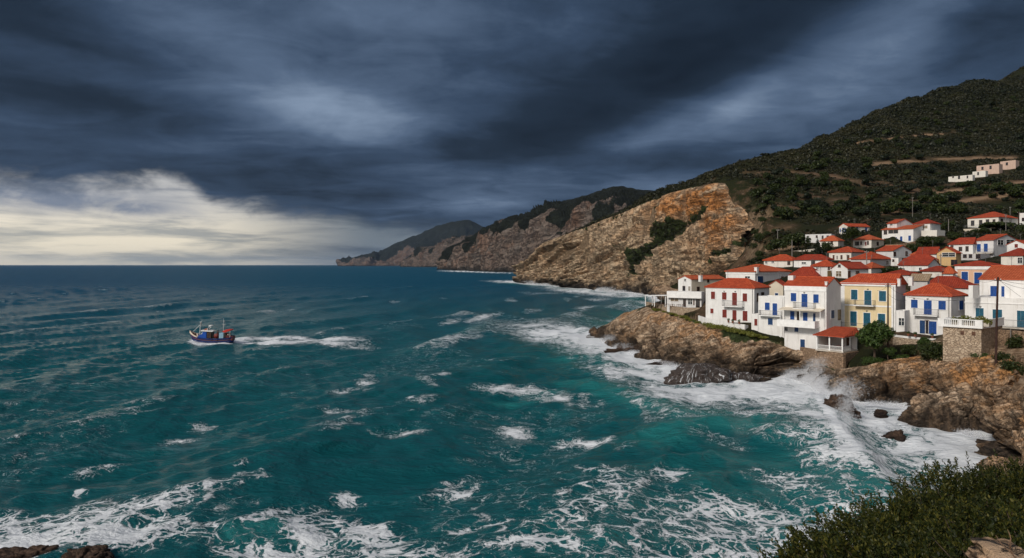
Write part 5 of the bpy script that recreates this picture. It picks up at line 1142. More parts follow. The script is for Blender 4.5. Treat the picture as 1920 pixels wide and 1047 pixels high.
# ------------------------------------------------------------------ plants
def gz_at(X, Y):
    z, d = ground(np.array([X], float), np.array([Y], float)); return float(z[0])
def drop(px, py, Y0=60, Y1=1200):
    """the ground point seen at a photo pixel"""
    Ys = np.geomspace(Y0, Y1, 500); X = (px - CX) / FPX * Ys; z, d = ground(X, Ys); ray = CAM_H - (py - HY) / FPX * Ys
    k = np.where((z >= ray) & (d > 0))[0]
    i = k[0] if len(k) else int(np.argmin(np.abs(z - ray))); return np.array([X[i], Ys[i], z[i]])
def leaf_cloud(n, rng, size, shape, hollow=0.45):
    """n small leaf faces spread through lobed volumes; shape: list of (cx,cy,cz,rx,ry,rz)"""
    S = np.array(shape, float); w = (S[:, 3] * S[:, 4] * S[:, 5]) ** 0.8; idx = rng.choice(len(S), n, p=w / w.sum()); s = S[idx]
    d = rng.normal(size=(n, 3)); d /= np.linalg.norm(d, axis=1, keepdims=True); r = (hollow + (1 - hollow) * rng.random(n) ** 0.6)
    r *= 1 + 0.22 * vnoise(d * 3 + s[:, :3] * 2.1, 3)
    c = s[:, :3] + d * r[:, None] * s[:, 3:]
    nrm = d + 0.8 * rng.normal(size=(n, 3)); nrm[:, 2] += 0.35; nrm /= np.linalg.norm(nrm, axis=1, keepdims=True)
    a = np.cross(nrm, rng.normal(size=(n, 3))); a /= np.linalg.norm(a, axis=1, keepdims=True) + 1e-9; b = np.cross(nrm, a)
    sz = size * rng.uniform(.6, 1.35, n)[:, None]
    v = np.stack([c - a * sz, c - b * sz * .55 + nrm * sz * .12, c + a * sz, c + b * sz * .55 + nrm * sz * .12], 1).reshape(-1, 3)
    return v, np.arange(4 * n).reshape(n, 4)
def tree(name, label, loc, w, h, rng, mat=LEAF, group=None, cat='tree', n=900, trunk=0.3, leaf=None, narrow=False, lobes=8):
    r = empty(name, loc); tag(r, label, cat, group); tk = MB()
    if narrow:
        shape = [(0, 0, h * (.12 + .8 * i / 9), w * .5 * (1 - (i / 9) ** 2 * .85) * (.75 if i == 0 else 1), w * .5 * (1 - (i / 9) ** 2 * .85), h * .10) for i in range(10)]
        tk.tube([(0, 0, -.5), (0, 0, h * .5)], .18, 6, .08)
    else:
        shape = []
        tk.tube([(0, 0, -.6), (rng.normal() * .1, rng.normal() * .1, h * trunk), (rng.normal() * .3, rng.normal() * .3, h * .6)], max(.10, w * .035), 6, .05)
        for i in range(lobes):
            a = 2 * math.pi * (i + rng.random() * .7) / lobes; rr = w * .5 * rng.uniform(.30, .68) if i else 0; zc = h * (trunk + (1 - trunk) * rng.uniform(.22, .74)) if i else h * (trunk + (1 - trunk) * .6)
            q = w * rng.uniform(.17, .29); shape.append((rr * math.cos(a), rr * math.sin(a), zc, q * 1.12, q * 1.12, min(q, h * (1 - trunk) * .34)))
            if trunk > .05: tk.tube([(0, 0, h * trunk * .8), (rr * math.cos(a) * .8, rr * math.sin(a) * .8, zc)], max(.05, w * .014), 5, .02)
    tk.build('trunk' if trunk > .05 or narrow else 'stems', BARK, r)
    v, f = leaf_cloud(n, rng, leaf or max(.16, w * .05), shape); v[:, 2] = np.maximum(v[:, 2], 0.02)
    link_mesh('crown' if trunk > .05 or narrow else 'foliage', v, f, mat, r); return r
def copy_at(src, loc, rz, sc, label=None):
    c = copy_tree(src); c.location = tuple(loc); c.rotation_euler = (0, 0, rz); c.scale = sc
    if label: c['label'] = label
    return c
rng = np.random.default_rng(21)
def px_tree(name, label, x, ybase, ytop, wpx, Y=None, **kw):
    q = drop(x, ybase) if Y is None else at(x, ybase, Y); s = q[1] / FPX
    return tree(name, label, q, wpx * s, (ybase - ytop) * s, rng, **kw)
px_tree('fig_tree', 'bright green spreading tree with several leafy tiers in front of the yellow house', 1640, 664, 604, 66, 119, mat=LEAF_FRESH, n=5200, leaf=.24, lobes=14, trunk=.22)
px_tree('round_bush', 'large rounded dark bush at the left corner of the square stone block', 1755, 679, 636, 58, 112, n=4200, leaf=.17, trunk=.02, cat='bush', lobes=12)
px_tree('round_bush', 'small bush hanging over the yard wall left of the larger dark bush', 1733, 650, 632, 24, 116.5, n=1200, leaf=.16, trunk=.02, cat='bush', mat=LEAF_FRESH)
for x, yb, yt, w_, Y, lab in ((1700,664,646,30,117.5,'low shrub on the bank between the tree and the large dark bush'),(1665,668,650,26,118,'low shrub at the foot of the bright green spreading tree'),(1640,686,668,56,119,'grassy green shrub spilling over the rock edge below the spreading tree'),
                         (1690,678,664,30,117.5,'small green tuft on the rock edge below the low shrubs'),(1808,684,662,26,106.5,'green tuft hanging on the rock below the stone block, left one'),(1832,678,660,34,104.5,'green tuft at the foot of the stone block near the pole'),(1880,690,655,34,100.5,'dark shrub below the balcony at the right edge behind the pole'),(1905,660,624,34,104,'climbing bush against the brown stone wall at the right edge'),(1900,705,676,44,95,'dense bush on the ledge above the nearer bluff')):
    px_tree('bank_shrub', lab, x, yb, yt, w_, Y, n=1500, leaf=.13, trunk=.02, cat='shrub', mat=LEAF_FRESH if 'green' in lab else LEAF, lobes=9)
for x, y, w_ in ((1232,592,14),(1246,590,10),(1262,588,12),(1282,590,16),(1298,592,10),(1330,606,22),(1352,607,30),(1378,614,24),(1400,622,22),(1418,638,20),(1340,605,22),(1365,610,26),(1390,618,22),(1408,620,18),(1310,600,14),(1290,606,10),(1270,600,9),(1430,648,14)):
    q = at(x, np.interp(x, [c[0] for c in PC[:17]], [c[1] for c in PC[:17]]) + 2.5, np.interp(x, [c[0] for c in PC[:17]], [c[2] for c in PC[:17]]) - .4); tree('rock_tuft', 'yellow-green grassy tuft growing along the top of the promontory rock', q, w_ * q[1] / FPX * 1.3, w_ * .32 * q[1] / FPX, rng, GRASS, 'tufts along the promontory edge', 'tuft', 500, .02, .16)
for x, yb, yt, w_, lab, kw in ((1497,470,438,44,'broad dark tree in front of the flat-roofed house, left uphill',{}),(1457,472,452,40,'low wide dark bush left of the broad dark tree near the cliff',dict(trunk=.05)),(1533,478,446,13,'thin dark cypress-like tree right of the broad dark tree',dict(narrow=True,mat=LEAF_DARK)),
    (1551,486,452,24,'dark ragged tree just above the row of tall brown windows',{}),(1598,465,424,34,'dark round-headed tree in front of the row of blue windows',{}),(1425,456,438,24,'dark bush on the stony slope right beside the cliff edge',dict(trunk=.05)),(1424,490,470,14,'small bush at the cliff foot left of the long white house',dict(trunk=.05)),
    (1738,470,444,36,'brownish scrubby tree right of the house with small blue shutters',{}),(1712,476,456,30,'scrubby bush under the terrace wall below small blue shutters',dict(trunk=.05)),(1775,436,416,26,'dark tree beside the small hip-roofed villa',{}),(1828,440,430,16,'small dark bush at the foot of the cream lower storey',dict(trunk=.05)),(1845,442,428,24,'dark bush right of the small one by the cream storey',dict(trunk=.05)),
    (1868,434,419,56,'flat-topped spreading pine in front of the villa with red hip roof',dict(trunk=.5)),(1674,514,500,36,'low olive bush among the roofs above the yellow house',dict(trunk=.05)),(1930,445,420,40,'dark tree at the right edge under the tall pole',{}),(1790,452,436,26,'bush on the bank left of the long house with blue doors',dict(trunk=.05)),(1760,462,446,24,'scrub tree on the dark bank above the plain gable end',{})):
    px_tree('village_tree', lab, x, yb, yt, w_, n=1500, lobes=9, **kw)
for x, yb, yt, w_ in ((1416,440,430,16),(1420,400,392,18),(1414,470,458,16),(1430,420,410,22),(1440,448,440,16),(1424,482,470,18),(1446,470,462,14),(1452,436,428,14),(1462,446,440,12)):
    px_tree('slope_bush', 'small dark bush dotted on the stony slope between the cliff and the upper houses', x, yb, yt, w_, n=700, lobes=7, trunk=.03, cat='bush', group='bushes on the stony slope')
for x, yb, yt, w_, lab in ((1543,405,368,17,'dark pointed cypress, leftmost of the three on the hillside'),(1598,402,356,15,'tall slim dark cypress, middle of the three on the hillside'),(1641,412,376,24,'broad dark cypress, rightmost of the three on the hillside'),(1884,318,297,7,'small dark cypress beside the pink ruins')):
    px_tree('cypress', lab, x, yb, yt, w_, n=1500, narrow=True, mat=LEAF_DARK)
# hillside trees one can tell apart
kinds = [tree('hill_tree', 'rounded dark green tree scattered on the hillside above the village', (0, 0, -80), 6, 4.6, rng, n=700, lobes=8, trunk=.10, leaf=.5, mat=k) for k in (LEAF, LEAF_DARK, LEAF)]
spots = []
hr = random.Random(4)
for x, y in ((1614,389),(1683,373),(1675,386),(1660,392),(1708,362),(1640,372),(1590,354),(1625,310),(1548,312),(1530,318),(1505,322),(1455,330),(1720,395),(1760,388),(1780,375),(1815,368),(1850,362),(1890,360),(1910,372),(1740,370),(1800,350),(1770,346),(1745,350),(1860,348),(1905,346),(1832,362),(1700,398),(1590,392),(1570,400),(1500,410),(1470,415),(1450,404),(1520,395),(1545,350),(1480,372),(1450,360),(1435,385),(1420,375),(1560,418),(1640,400),(1672,404),(1695,380),(1726,380),(1756,404),(1790,402),(1800,392),(1420,350),(1500,352),(1618,330),(1655,335),(1700,330),(1735,320)): spots.append((x, y))
while len(spots) < 230:
    x = hr.uniform(1425, 1920); ys = np.interp(x, [s[0] for s in SKY], [s[1] for s in SKY]); spots.append((x, hr.uniform(ys + 40, 412)))
GRP = 'trees scattered on the hillside'
for i, (x, y) in enumerate(spots):
    q = drop(x + hr.uniform(-3, 3), y + hr.uniform(-2, 2)); k = hr.choice(kinds); s = hr.uniform(.75, 1.5) * (1.15 if i < 50 else .85)
    if 1765 < x < 1912 and 296 < y < 348 and i > 2: continue
    if i < 3: kinds[i].location = tuple(q); kinds[i]['group'] = GRP; continue
    c = copy_at(k, q, hr.uniform(0, 6.28), (s, s, s * hr.uniform(.75, 1.05)))
# low scrub: beyond counting
def scrub():
    rs = np.random.default_rng(33); n = 52000
    Y = np.sqrt(rs.random(n) * (1000 ** 2 - 215 ** 2) + 215 ** 2); px = rs.uniform(1000, 2000, n); X = (px - CX) / FPX * Y
    z, d = ground(X, Y); py = HY + (CAM_H - z) / Y * FPX; pm = path_mask(px, py); p = np.stack([X, Y, 0 * X], 1)
    ok = (d > 2.5) & (rs.random(n) < np.clip(0.52 + 1.4 * fbm(p * .03, 4, 77) + sstep(Y, 420, 580), 0, 1)) & (pm < .35) & (z > 8)
    ok &= ~((px < 1404) & (Y < 432)); ok &= ~((px > 1770) & (px < 1912) & (py > 338 - (px - 1778) * .24 - 6) & (py < 338 - (px - 1778) * .24 + 14))
    for h in HOUSES:
        if h.Y > 180:
            c, s = math.cos(h.th), math.sin(h.th); dx, dy = X - h.base[0], Y - h.base[1]; u = dx * c - dy * s; v = dx * s + dy * c
            ok &= ~((u > -2.5) & (u < h.W + 2.5) & (v > -9) & (v < h.D + 2))
    X, Y, z, px = X[ok], Y[ok], z[ok], px[ok]; n = len(X)
    P = [np.stack([X, Y, z - .2], 1)]; Rr = [rs.uniform(.8, 2.3, n) * np.clip(.55 + Y / 700, .7, 1.5)]
    # growth on the ledges of the big cliff and along its brow
    C, vg = CLIFF; Cf = C.reshape(-1, 3); w = np.clip(vg.ravel() - .55, 0, .5); w[C.shape[1] * 150:] *= .6; k = rs.choice(len(Cf), 2200, p=w / w.sum()); P.append(Cf[k]); Rr.append(rs.uniform(.5, 1.5, 2200))
    P = np.concatenate(P); Rr = np.concatenate(Rr); n = len(P); m_ = 34
    d = rs.normal(size=(n, m_, 3)); d[..., 2] = np.abs(d[..., 2]) * .9; d /= np.linalg.norm(d, axis=2, keepdims=True); r = (.55 + .5 * rs.random((n, m_)))
    c = P[:, None] + d * (r * Rr[:, None])[..., None] * np.array([1, 1, .72]); nr = d + .7 * rs.normal(size=d.shape); nr /= np.linalg.norm(nr, axis=2, keepdims=True)
    a = np.cross(nr, rs.normal(size=d.shape)); a /= np.linalg.norm(a, axis=2, keepdims=True); b = np.cross(nr, a); sz = (Rr[:, None] * rs.uniform(.16, .36, (n, m_)))[..., None]
    v = np.stack([c - a * sz, c - b * sz * .7, c + a * sz, c + b * sz * .7], 2).reshape(-1, 3)
    o = link_mesh('scrub', v, np.arange(len(v)).reshape(-1, 4), SCRUB); tag(o, 'low dark evergreen scrub covering the mountainside and cliff ledges', 'scrub', None, 'stuff')
scrub()
# ---- foreground shrubs on the viewer's slope
def shrub(name, label, loc, rx, ry, rz, rng, shoots=1100):
    r = empty(name, loc); tag(r, label, 'shrub')
    st = MB(); V = []; n_l = 13
    d = rng.normal(size=(shoots, 3)); d[:, 2] = np.abs(d[:, 2]); d /= np.linalg.norm(d, axis=1, keepdims=True)
    bumpy = 1 + .34 * vnoise(d * 3.0 + np.array(loc), 4) + .20 * vnoise(d * 7 + np.array(loc), 6)
    tip = d * (bumpy * (.50 + .52 * rng.random(shoots) ** .5))[:, None] * np.array([rx, ry, rz]) 
    ax = d * np.array([.9, .9, .6]) + np.array([0, 0, .75]) + .35 * rng.normal(size=d.shape); ax /= np.linalg.norm(ax, axis=1, keepdims=True)
    ln = rng.uniform(.10, .24, shoots); tip[:, 2] += 0
    k = np.arange(n_l); tpos = (k / (n_l - 1))
    base = tip[:, None] + ax[:, None] * (tpos[None, :, None] - .55) * ln[:, None, None]
    s1 = np.cross(ax, [0.3, 0.2, .9]); s1 /= np.linalg.norm(s1, axis=1, keepdims=True) + 1e-9; s2 = np.cross(ax, s1)
    ang = k * 2.4 + rng.random((shoots, 1)) * 6.28; rad = s1[:, None] * np.cos(ang)[..., None] + s2[:, None] * np.sin(ang)[..., None]
    dirn = rad * (.95 - .55 * tpos)[None, :, None] + ax[:, None] * (.35 + .7 * tpos)[None, :, None] + .22 * rng.normal(size=base.shape); dirn /= np.linalg.norm(dirn, axis=2, keepdims=True)
    L = (rng.uniform(.048, .085, (shoots, n_l)) * (1 - .25 * tpos))[..., None]
    side = np.cross(dirn, ax[:, None] + .3 * rng.normal(size=base.shape)); side /= np.linalg.norm(side, axis=2, keepdims=True) + 1e-9; up = np.cross(side, dirn)
    v = np.stack([base, base + dirn * L * .5 + side * L * .24 + up * L * .06, base + dirn * L, base + dirn * L * .5 - side * L * .24 + up * L * .06], 2).reshape(-1, 3)
    for i in rng.choice(shoots, 70, replace=False):
        q = tip[i]; mid = q * .55 + np.array([0, 0, .05]) + rng.normal(size=3) * .05; st.tube([(0, 0, -.5), tuple(mid), tuple(q)], .014, 5, .004)
    st.build('branches', BARK, r); link_mesh('foliage', v, np.arange(len(v)).reshape(-1, 4), LEAF_FG, r); return r
fr = np.random.default_rng(8)
FG = [(1478,1052,8.3,.85,.55,'lowest shrub at the lower left end of the foreground thicket'),(1555,985,9.2,.95,.62,'leafy shrub second from the lower left end of the foreground thicket'),(1640,945,10.2,1.0,.72,'rounded shrub in the middle of the foreground thicket edge'),
      (1722,905,11.2,1.05,.80,'taller shrub with upright shoots on the thicket skyline'),(1805,872,12.2,1.1,.85,'dense shrub on the upper right thicket skyline'),(1885,862,13.0,1.2,.9,'topmost shrub of the thicket at the right edge below the bluff'),(1950,850,13.5,1.2,.95,'shrub cut by the right picture edge below the bluff'),
      (1600,1060,7.2,.8,.60,'near shrub at the bottom edge, left of the twiggy one'),(1700,1010,8.2,.95,.75,'broad shrub in the middle of the foreground thicket'),(1800,960,9.2,1.0,.85,'large dark shrub inside the thicket'),(1890,930,9.8,1.05,.9,'bushy shrub inside the thicket near the right edge'),(1740,1080,6.6,.75,.6,'near twiggy shrub at the bottom edge of the thicket'),(1850,1020,7.4,.85,.7,'near shrub left above the flat rock'),(1945,985,7.8,.9,.8,'near shrub at the right edge above the flat rock')]
for x, y, Y, rx, rz, lab in FG:
    q = at(x, y + 52 - 24 * (x - 1478) / 450, Y); shrub('foreground_shrub', lab, (q[0], q[1], q[2] - rz * 0.92), rx, rx * .9, rz, fr, int(1000 * rx ** 2))
def twig(label, px, py, Y, h, sd):
    q = at(px, py, Y); rg = random.Random(sd); mb = MB()
    def grow(p, d, l, r, k):
        e = [p[i] + d[i] * l for i in range(3)]; m_ = [(p[i] + e[i]) / 2 + rg.uniform(-.03, .03) * l for i in range(3)]; mb.tube([p, m_, e], r, 5, r * .6)
        if k:
            for _ in range(3): grow(e if _ else m_, [d[0] + rg.uniform(-.6, .6), d[1] + rg.uniform(-.6, .6), d[2] + rg.uniform(-.2, .4)], l * .62, r * .6, k - 1)
    grow([0, 0, 0], [-.45, 0, .8], h, .008, 2); o = mb.build('bare_twig', simple('pale_twig', (.20,.12,.075), .9, .3), loc=q); tag(o, label, 'twig')
twig('bare pale twigs above the flat rock at the bottom right', 1908, 1055, 6.0, .14, 2); #twig('bare reddish twig inside the dark middle of the foreground thicket', 1838, 985, 7.6, .28, 5)

# ------------------------------------------------------------------ loose rocks
def boulder(name, label, x, y, w, h, dpx, seed, mat=ROCK_SEA, veg=0.0, sub=5, lean=0.0, zoff=-0.35, amp=.30, blocky=1.0):
    """waterline centre (x,y), photo width w and height h in pixels, depth extent dpx"""
    q = sea_at(x, y); s = q[1] / FPX; bm = bmesh.new(); bmesh.ops.create_icosphere(bm, subdivisions=sub, radius=1.0)
    v = np.array([p.co[:] for p in bm.verts]); f = np.array([[w_.index for w_ in fc.verts] for fc in bm.faces]); bm.free()
    rx, rz, ry = w * s / 2, h * s, max(dpx * s, 0.4)
    dd = 1 + amp * fbm(v * 1.3 + seed, 4, seed) + .10 * blocky * saw((v @ np.array([.3, .2, .9])) * 3.0 + seed) + .07 * fbm(v * 5 + seed, 3, seed + 1)
    cid, ed = cells(v * 1.7 + seed, seed); dd += blocky * (.22 * (cid - .5) - .10 * sstep(.12 - ed, 0, .12))
    v = v * dd[:, None]; v[:, 0] += lean * v[:, 2]; v = v * np.array([rx, ry, rz]) ; v[:, 2] += zoff * rz * .4
    o = link_mesh(name, v, f, mat, attrs={'tint': np.zeros(len(v)), 'veg': np.full(len(v), veg)}, loc=(q[0], q[1] + ry * .5, q[2])); tag(o, label, 'rock'); return o
boulder('sea_rock', 'tall dark wet boulder standing behind the breaking wave', 1588, 790, 58, 42, 26, 3, lean=-.25)
boulder('sea_rock', 'small dark rock poking out of the foam below the overhang', 1655, 777, 22, 8, 10, 7)
boulder('sea_rock', 'flat brown rock alone in the white foam of the cove', 1687, 825, 48, 17, 22, 9)
boulder('sea_rock', 'tiny rock tip beside the big boulder heap at the cove edge', 1700, 783, 20, 5, 8, 13)
boulder('sea_rock', 'dark red-brown rock in the bottom left corner of the sea', 30, 1062, 104, 26, 40, 17, sub=6)
boulder('sea_rock', 'second dark red-brown rock at the bottom edge, right of the corner one', 146, 1066, 104, 31, 40, 19, sub=6)
boulder('rock_heap', 'big rounded boulder heap at the foot of the overhanging bluff', 1785, 800, 130, 52, 40, 23, ROCK_NEAR, sub=6)
boulder('rock_heap', 'rounded dark rock bulge at the waterline under the cafe rocks', 1236, 673, 66, 44, 30, 29, ROCK_NEAR, sub=6)
boulder('sea_rock', 'low wet reef with foam running through it, left of the rounded bulge', 1176, 662, 66, 12, 30, 31, sub=6, amp=.5)
boulder('sea_rock', 'small wet reef just off the layered rock face', 1262, 684, 60, 6, 14, 37, amp=.5)
boulder('point_rock', 'low dark rock forming the outermost tip of the promontory', 1124, 630, 34, 10, 16, 41, ROCK_SEA)
# ledge with water pouring off it
m, t, b = new_mat('wet_ledge'); g = t.new('ShaderNodeNewGeometry'); p_ = g.outputs['Position']
tco = t.new('ShaderNodeTexCoord'); so_ = t.new('ShaderNodeSeparateXYZ'); t.l.new(tco.outputs['Object'], so_.inputs[0]); ca_ = t.new('ShaderNodeCombineXYZ'); t.put(ca_.inputs[0], t.m('MULTIPLY', t.m('ARCTAN2', so_.outputs[1], so_.outputs[0]), 14.0)); t.put(ca_.inputs[1], t.m('MULTIPLY', so_.outputs[2], .35)); run = t.noise(ca_.outputs[0], 1.0, 4, .6); top = t.new('ShaderNodeSeparateXYZ'); t.l.new(g.outputs['Normal'], top.inputs[0])
patch = t.noise(p_, .8, 6, .7); wm = t.m('MAXIMUM', t.m('MULTIPLY', t.smooth(run, .56, .68), t.smooth(top.outputs[2], .95, .6)), t.m('MULTIPLY', t.smooth(patch, .56, .68), t.smooth(top.outputs[2], .62, .9)))
t.l.new(t.mixc(wm, t.mixc(t.noise(p_, 2.5, 6, .7), (.014,.010,.009), (.060,.038,.028)), (.78,.80,.82)), b.inputs['Base Color']); b.inputs['Roughness'].default_value = .4
t.l.new(t.bump(t.m('ADD', run, t.noise(p_, 3, 5)), .8, .4), b.inputs['Normal'])
boulder('wet_ledge', 'dark ledge with white water pouring down its face below the promontory', 1312, 719, 140, 34, 26, 43, m, sub=6, amp=.24, zoff=0, blocky=.25)
boulder('wet_ledge', 'low tail of the dark ledge with thin white runnels, toward the cove', 1395, 716, 90, 16, 22, 47, m, sub=6, amp=.3, zoff=0, blocky=.25)
def slab_rock(label, x, y, Y, w, h, seed):
    q = at(x, y, Y); bm = bmesh.new(); bmesh.ops.create_cube(bm, size=2); bmesh.ops.subdivide_edges(bm, edges=bm.edges, cuts=24, use_grid_fill=True)
    v = np.array([p.co[:] for p in bm.verts]); f = np.array([[w_.index for w_ in fc.verts] for fc in bm.faces]); bm.free()
    r_ = np.linalg.norm(v, axis=1, keepdims=True); v = v * .75 + v / r_ * .45; v *= (1 + .12 * fbm(v * 1.5 + seed, 4, seed) + .03 * fbm(v * 9, 3, 2))[:, None]; v *= np.array([w, .5, h])
    o = link_mesh('flat_rock', v, f, ROCK_NEAR, attrs={'tint': np.full(len(v), .35), 'veg': np.zeros(len(v))}, loc=q); tag(o, label, 'rock')
slab_rock('pale brown flat-topped rock in the bottom right corner', 1932, 1084, 6.0, .17, .12, 3)
# ------------------------------------------------------------------ spray thrown up by the breaking wave
def spray():
    rs = np.random.default_rng(3); V = []; 
    m, t, b = new_mat('spray'); t.n.remove(b); df = t.new('ShaderNodeBsdfDiffuse'); df.inputs[0].default_value = (.92, .93, .95, 1); tl = t.new('ShaderNodeBsdfTranslucent'); tl.inputs[0].default_value = (.92, .93, .95, 1)
    mx = t.new('ShaderNodeMixShader'); mx.inputs[0].default_value = .5; t.l.new(df.outputs[0], mx.inputs[1]); t.l.new(tl.outputs[0], mx.inputs[2])
    tp = t.new('ShaderNodeBsdfTransparent'); m2 = t.new('ShaderNodeMixShader'); m2.inputs[0].default_value = .17; t.l.new(tp.outputs[0], m2.inputs[1]); t.l.new(mx.outputs[0], m2.inputs[2]); t.l.new(m2.outputs[0], t.n['Material Output'].inputs[0])
    def plume(pts, n, height, spread, size):
        P_ = np.array([sea_at(*q) for q in pts]); u = rs.random(n) * (len(P_) - 1); i = np.minimum(u.astype(int), len(P_) - 2); f = (u - i)[:, None]; c = P_[i] * (1 - f) + P_[i + 1] * f
        env = .55 + .45 * np.sin(u * 2.3 + 1) + .5 * vnoise(np.stack([u * 3, 0 * u, 0 * u], 1), 5); hgt = height * np.clip(env, .15, 1.3) * rs.random(n) ** 1.9
        c = c + rs.normal(size=(n, 3)) * np.array([1, 1, .25]) * (spread * (.35 + .65 * hgt / height))[:, None]; c[:, 0] += hgt * .45; c[:, 2] = np.abs(c[:, 2]) + hgt
        d = rs.normal(size=(n, 3)); d /= np.linalg.norm(d, axis=1, keepdims=True); a = np.cross(d, rs.normal(size=(n, 3))); a /= np.linalg.norm(a, axis=1, keepdims=True); b_ = np.cross(d, a); s = (size * rs.uniform(.3, 1.2, n) ** 1.3)[:, None]
        V.append(np.stack([c - a * s, c - b_ * s, c + a * s, c + b_ * s], 1).reshape(-1, 3))
    plume([(1500,712),(1530,728),(1552,752),(1568,785),(1580,815)], 120000, 4.2, .85, .10); plume([(1560,800),(1585,835),(1608,868)], 30000, 1.6, .5, .09)
    plume([(1545,760),(1570,790),(1592,822)], 34000, 2.4, .55, .09)
    plume([(1470,712),(1500,714),(1535,722)], 30000, 1.8, .9, .10)
    plume([(1150,655),(1180,664),(1205,672)], 22000, 1.6, 1.0, .11); plume([(1130,642),(1150,650)], 10000, 2.2, 1.0, .11)
    plume([(1225,680),(1280,692),(1330,706)], 16000, .7, .8, .09); plume([(1620,758),(1700,768)], 5000, .6, .8, .12); plume([(1800,812),(1838,822)], 3000, .5, .6, .12)
    for pts in ([(978,531),(1010,535),(1050,538)], [(1116,546),(1150,549),(1200,553)]): plume(pts, 5000, 3.0, 2.5, .6)
    plume([(355,642),(368,644),(400,646)], 2600, .55, .35, .12)
    v = np.concatenate(V); o = link_mesh('sea_spray', v, np.arange(len(v)).reshape(-1, 4), m); tag(o, 'white spray flung up where waves hit the rocks and break', 'spray', None, 'stuff')
spray()

# ------------------------------------------------------------------ poles and wires
def pole(name, label, px, ytop, ybot, Y, r, mat, lean=0.0, arm=True, group=None, ground_it=False):
    b_ = at(px, ybot, Y); z1 = CAM_H - (ytop - HY) / FPX * Y; h = z1 - b_[2]; rt = empty(name, b_); tag(rt, label, 'utility pole', group)
    mb = MB(); mb.tube([(0, 0, -2), (lean * h * .5, 0, h * .5), (lean * h, 0, h)], r, 8, r * .75); mb.build('shaft', mat, rt)
    if arm:
        mb = MB(); mb.box(lean * h - .5, -.06, h - .55, lean * h + .5, .06, h - .43); mb.build('crossarm', mat, rt)
        for a in (-.4, 0, .4): mb = MB(); mb.tube([(lean * h + a, 0, h - .43), (lean * h + a, 0, h - .22)], .05, 6); mb.build('insulator', TRIM, rt)
    return b_ + np.array([lean * h, 0, h])
T1 = pole('utility_pole', 'dark wooden pole in front of the yellow house', 1665, 531, 640, 121.5, .15, DARKWOOD)
T2 = pole('utility_pole', 'thick reddish-brown pole leaning slightly beside the balustraded terrace', 1867, 520, 660, 100, .17, DARKWOOD, .03)
PG = [(1458,430,456,None,'thin pale pole on the slope by the small pink-roofed cottage'),(1485,450,494,None,'thin grey mast over the long white houses near the cliff'),(1625,470,512,None,'grey pole behind the yellow house roof'),(1764,476,520,None,'grey pole between the ochre house and the peach house'),(1778.5,411,437,None,'bare pole right of the small hip-roofed villa'),(1711,370,407,None,'tall thin pole on the wooded slope above the villas'),(1886,402,436,None,'slim pole in front of the villa with red hip roof'),(1910,397,432,None,'thick dark pole at the right edge beside the flat-roofed house'),(1894,388,404,None,'pole rising behind the villa with red hip roof')]
tops = []
for i, (x, yt, yb, Y, lab) in enumerate(PG):
    q = drop(x, yb, 140); tops.append(pole('utility_pole', lab, x, yt, yb, q[1], .14 if i != 7 else .22, POLEGREY if i != 7 else DARKWOOD, 0, i not in (1, 4)))
def wire(label, a, b_, sag, r=.022):
    a, b_ = np.array(a), np.array(b_); mb = MB(); mb.tube([tuple(a * (1 - k) + b_ * k - np.array([0, 0, sag * 4 * k * (1 - k)])) for k in np.linspace(0, 1, 13)], r, 4); o = mb.build('overhead_wire', simple('wire', (.03,.03,.032), .7)); tag(o, label, 'wire', 'overhead wires')
wire('upper wire from the pole by the yellow house to the hip-roofed house', T1 - [0, 0, .3], at(1700, 553, 126), .5); wire('lower wire from the pole by the yellow house toward the hip-roofed house', T1 - [0, 0, 1.9], at(1700, 563, 126), .6); wire('short wire from the pole by the yellow house back to its facade', T1 - [0, 0, .4], at(1645, 545, 132), .3)
wire('wire from the reddish-brown pole to the upper house wall', T2 - [0, 0, .2], at(1836, 528, 117), .3); wire('wire from the reddish-brown pole out of the right edge', T2 - [0, 0, .2], at(1960, 530, 100), .5); wire('slanting wire from the reddish-brown pole down to the flat roof', T2 - [0, 0, .3], at(1914, 557, 106), .05); wire('second wire to the right edge from the reddish-brown pole', T2 - [0, 0, .4], at(1975, 536, 108), .9)
wire('long wire along the front of the hip-roofed house', at(1700, 557, 124.5), at(1836, 560, 117), .5)
mb = MB(); q0 = at(1895, 617, 105); mb.tube([(q0[0], q0[1], q0[2] - 7), tuple(q0)], .08, 6); o = mb.build('balcony_prop', POLEGREY); tag(o, 'slim grey prop holding up the right-hand balcony', 'post')

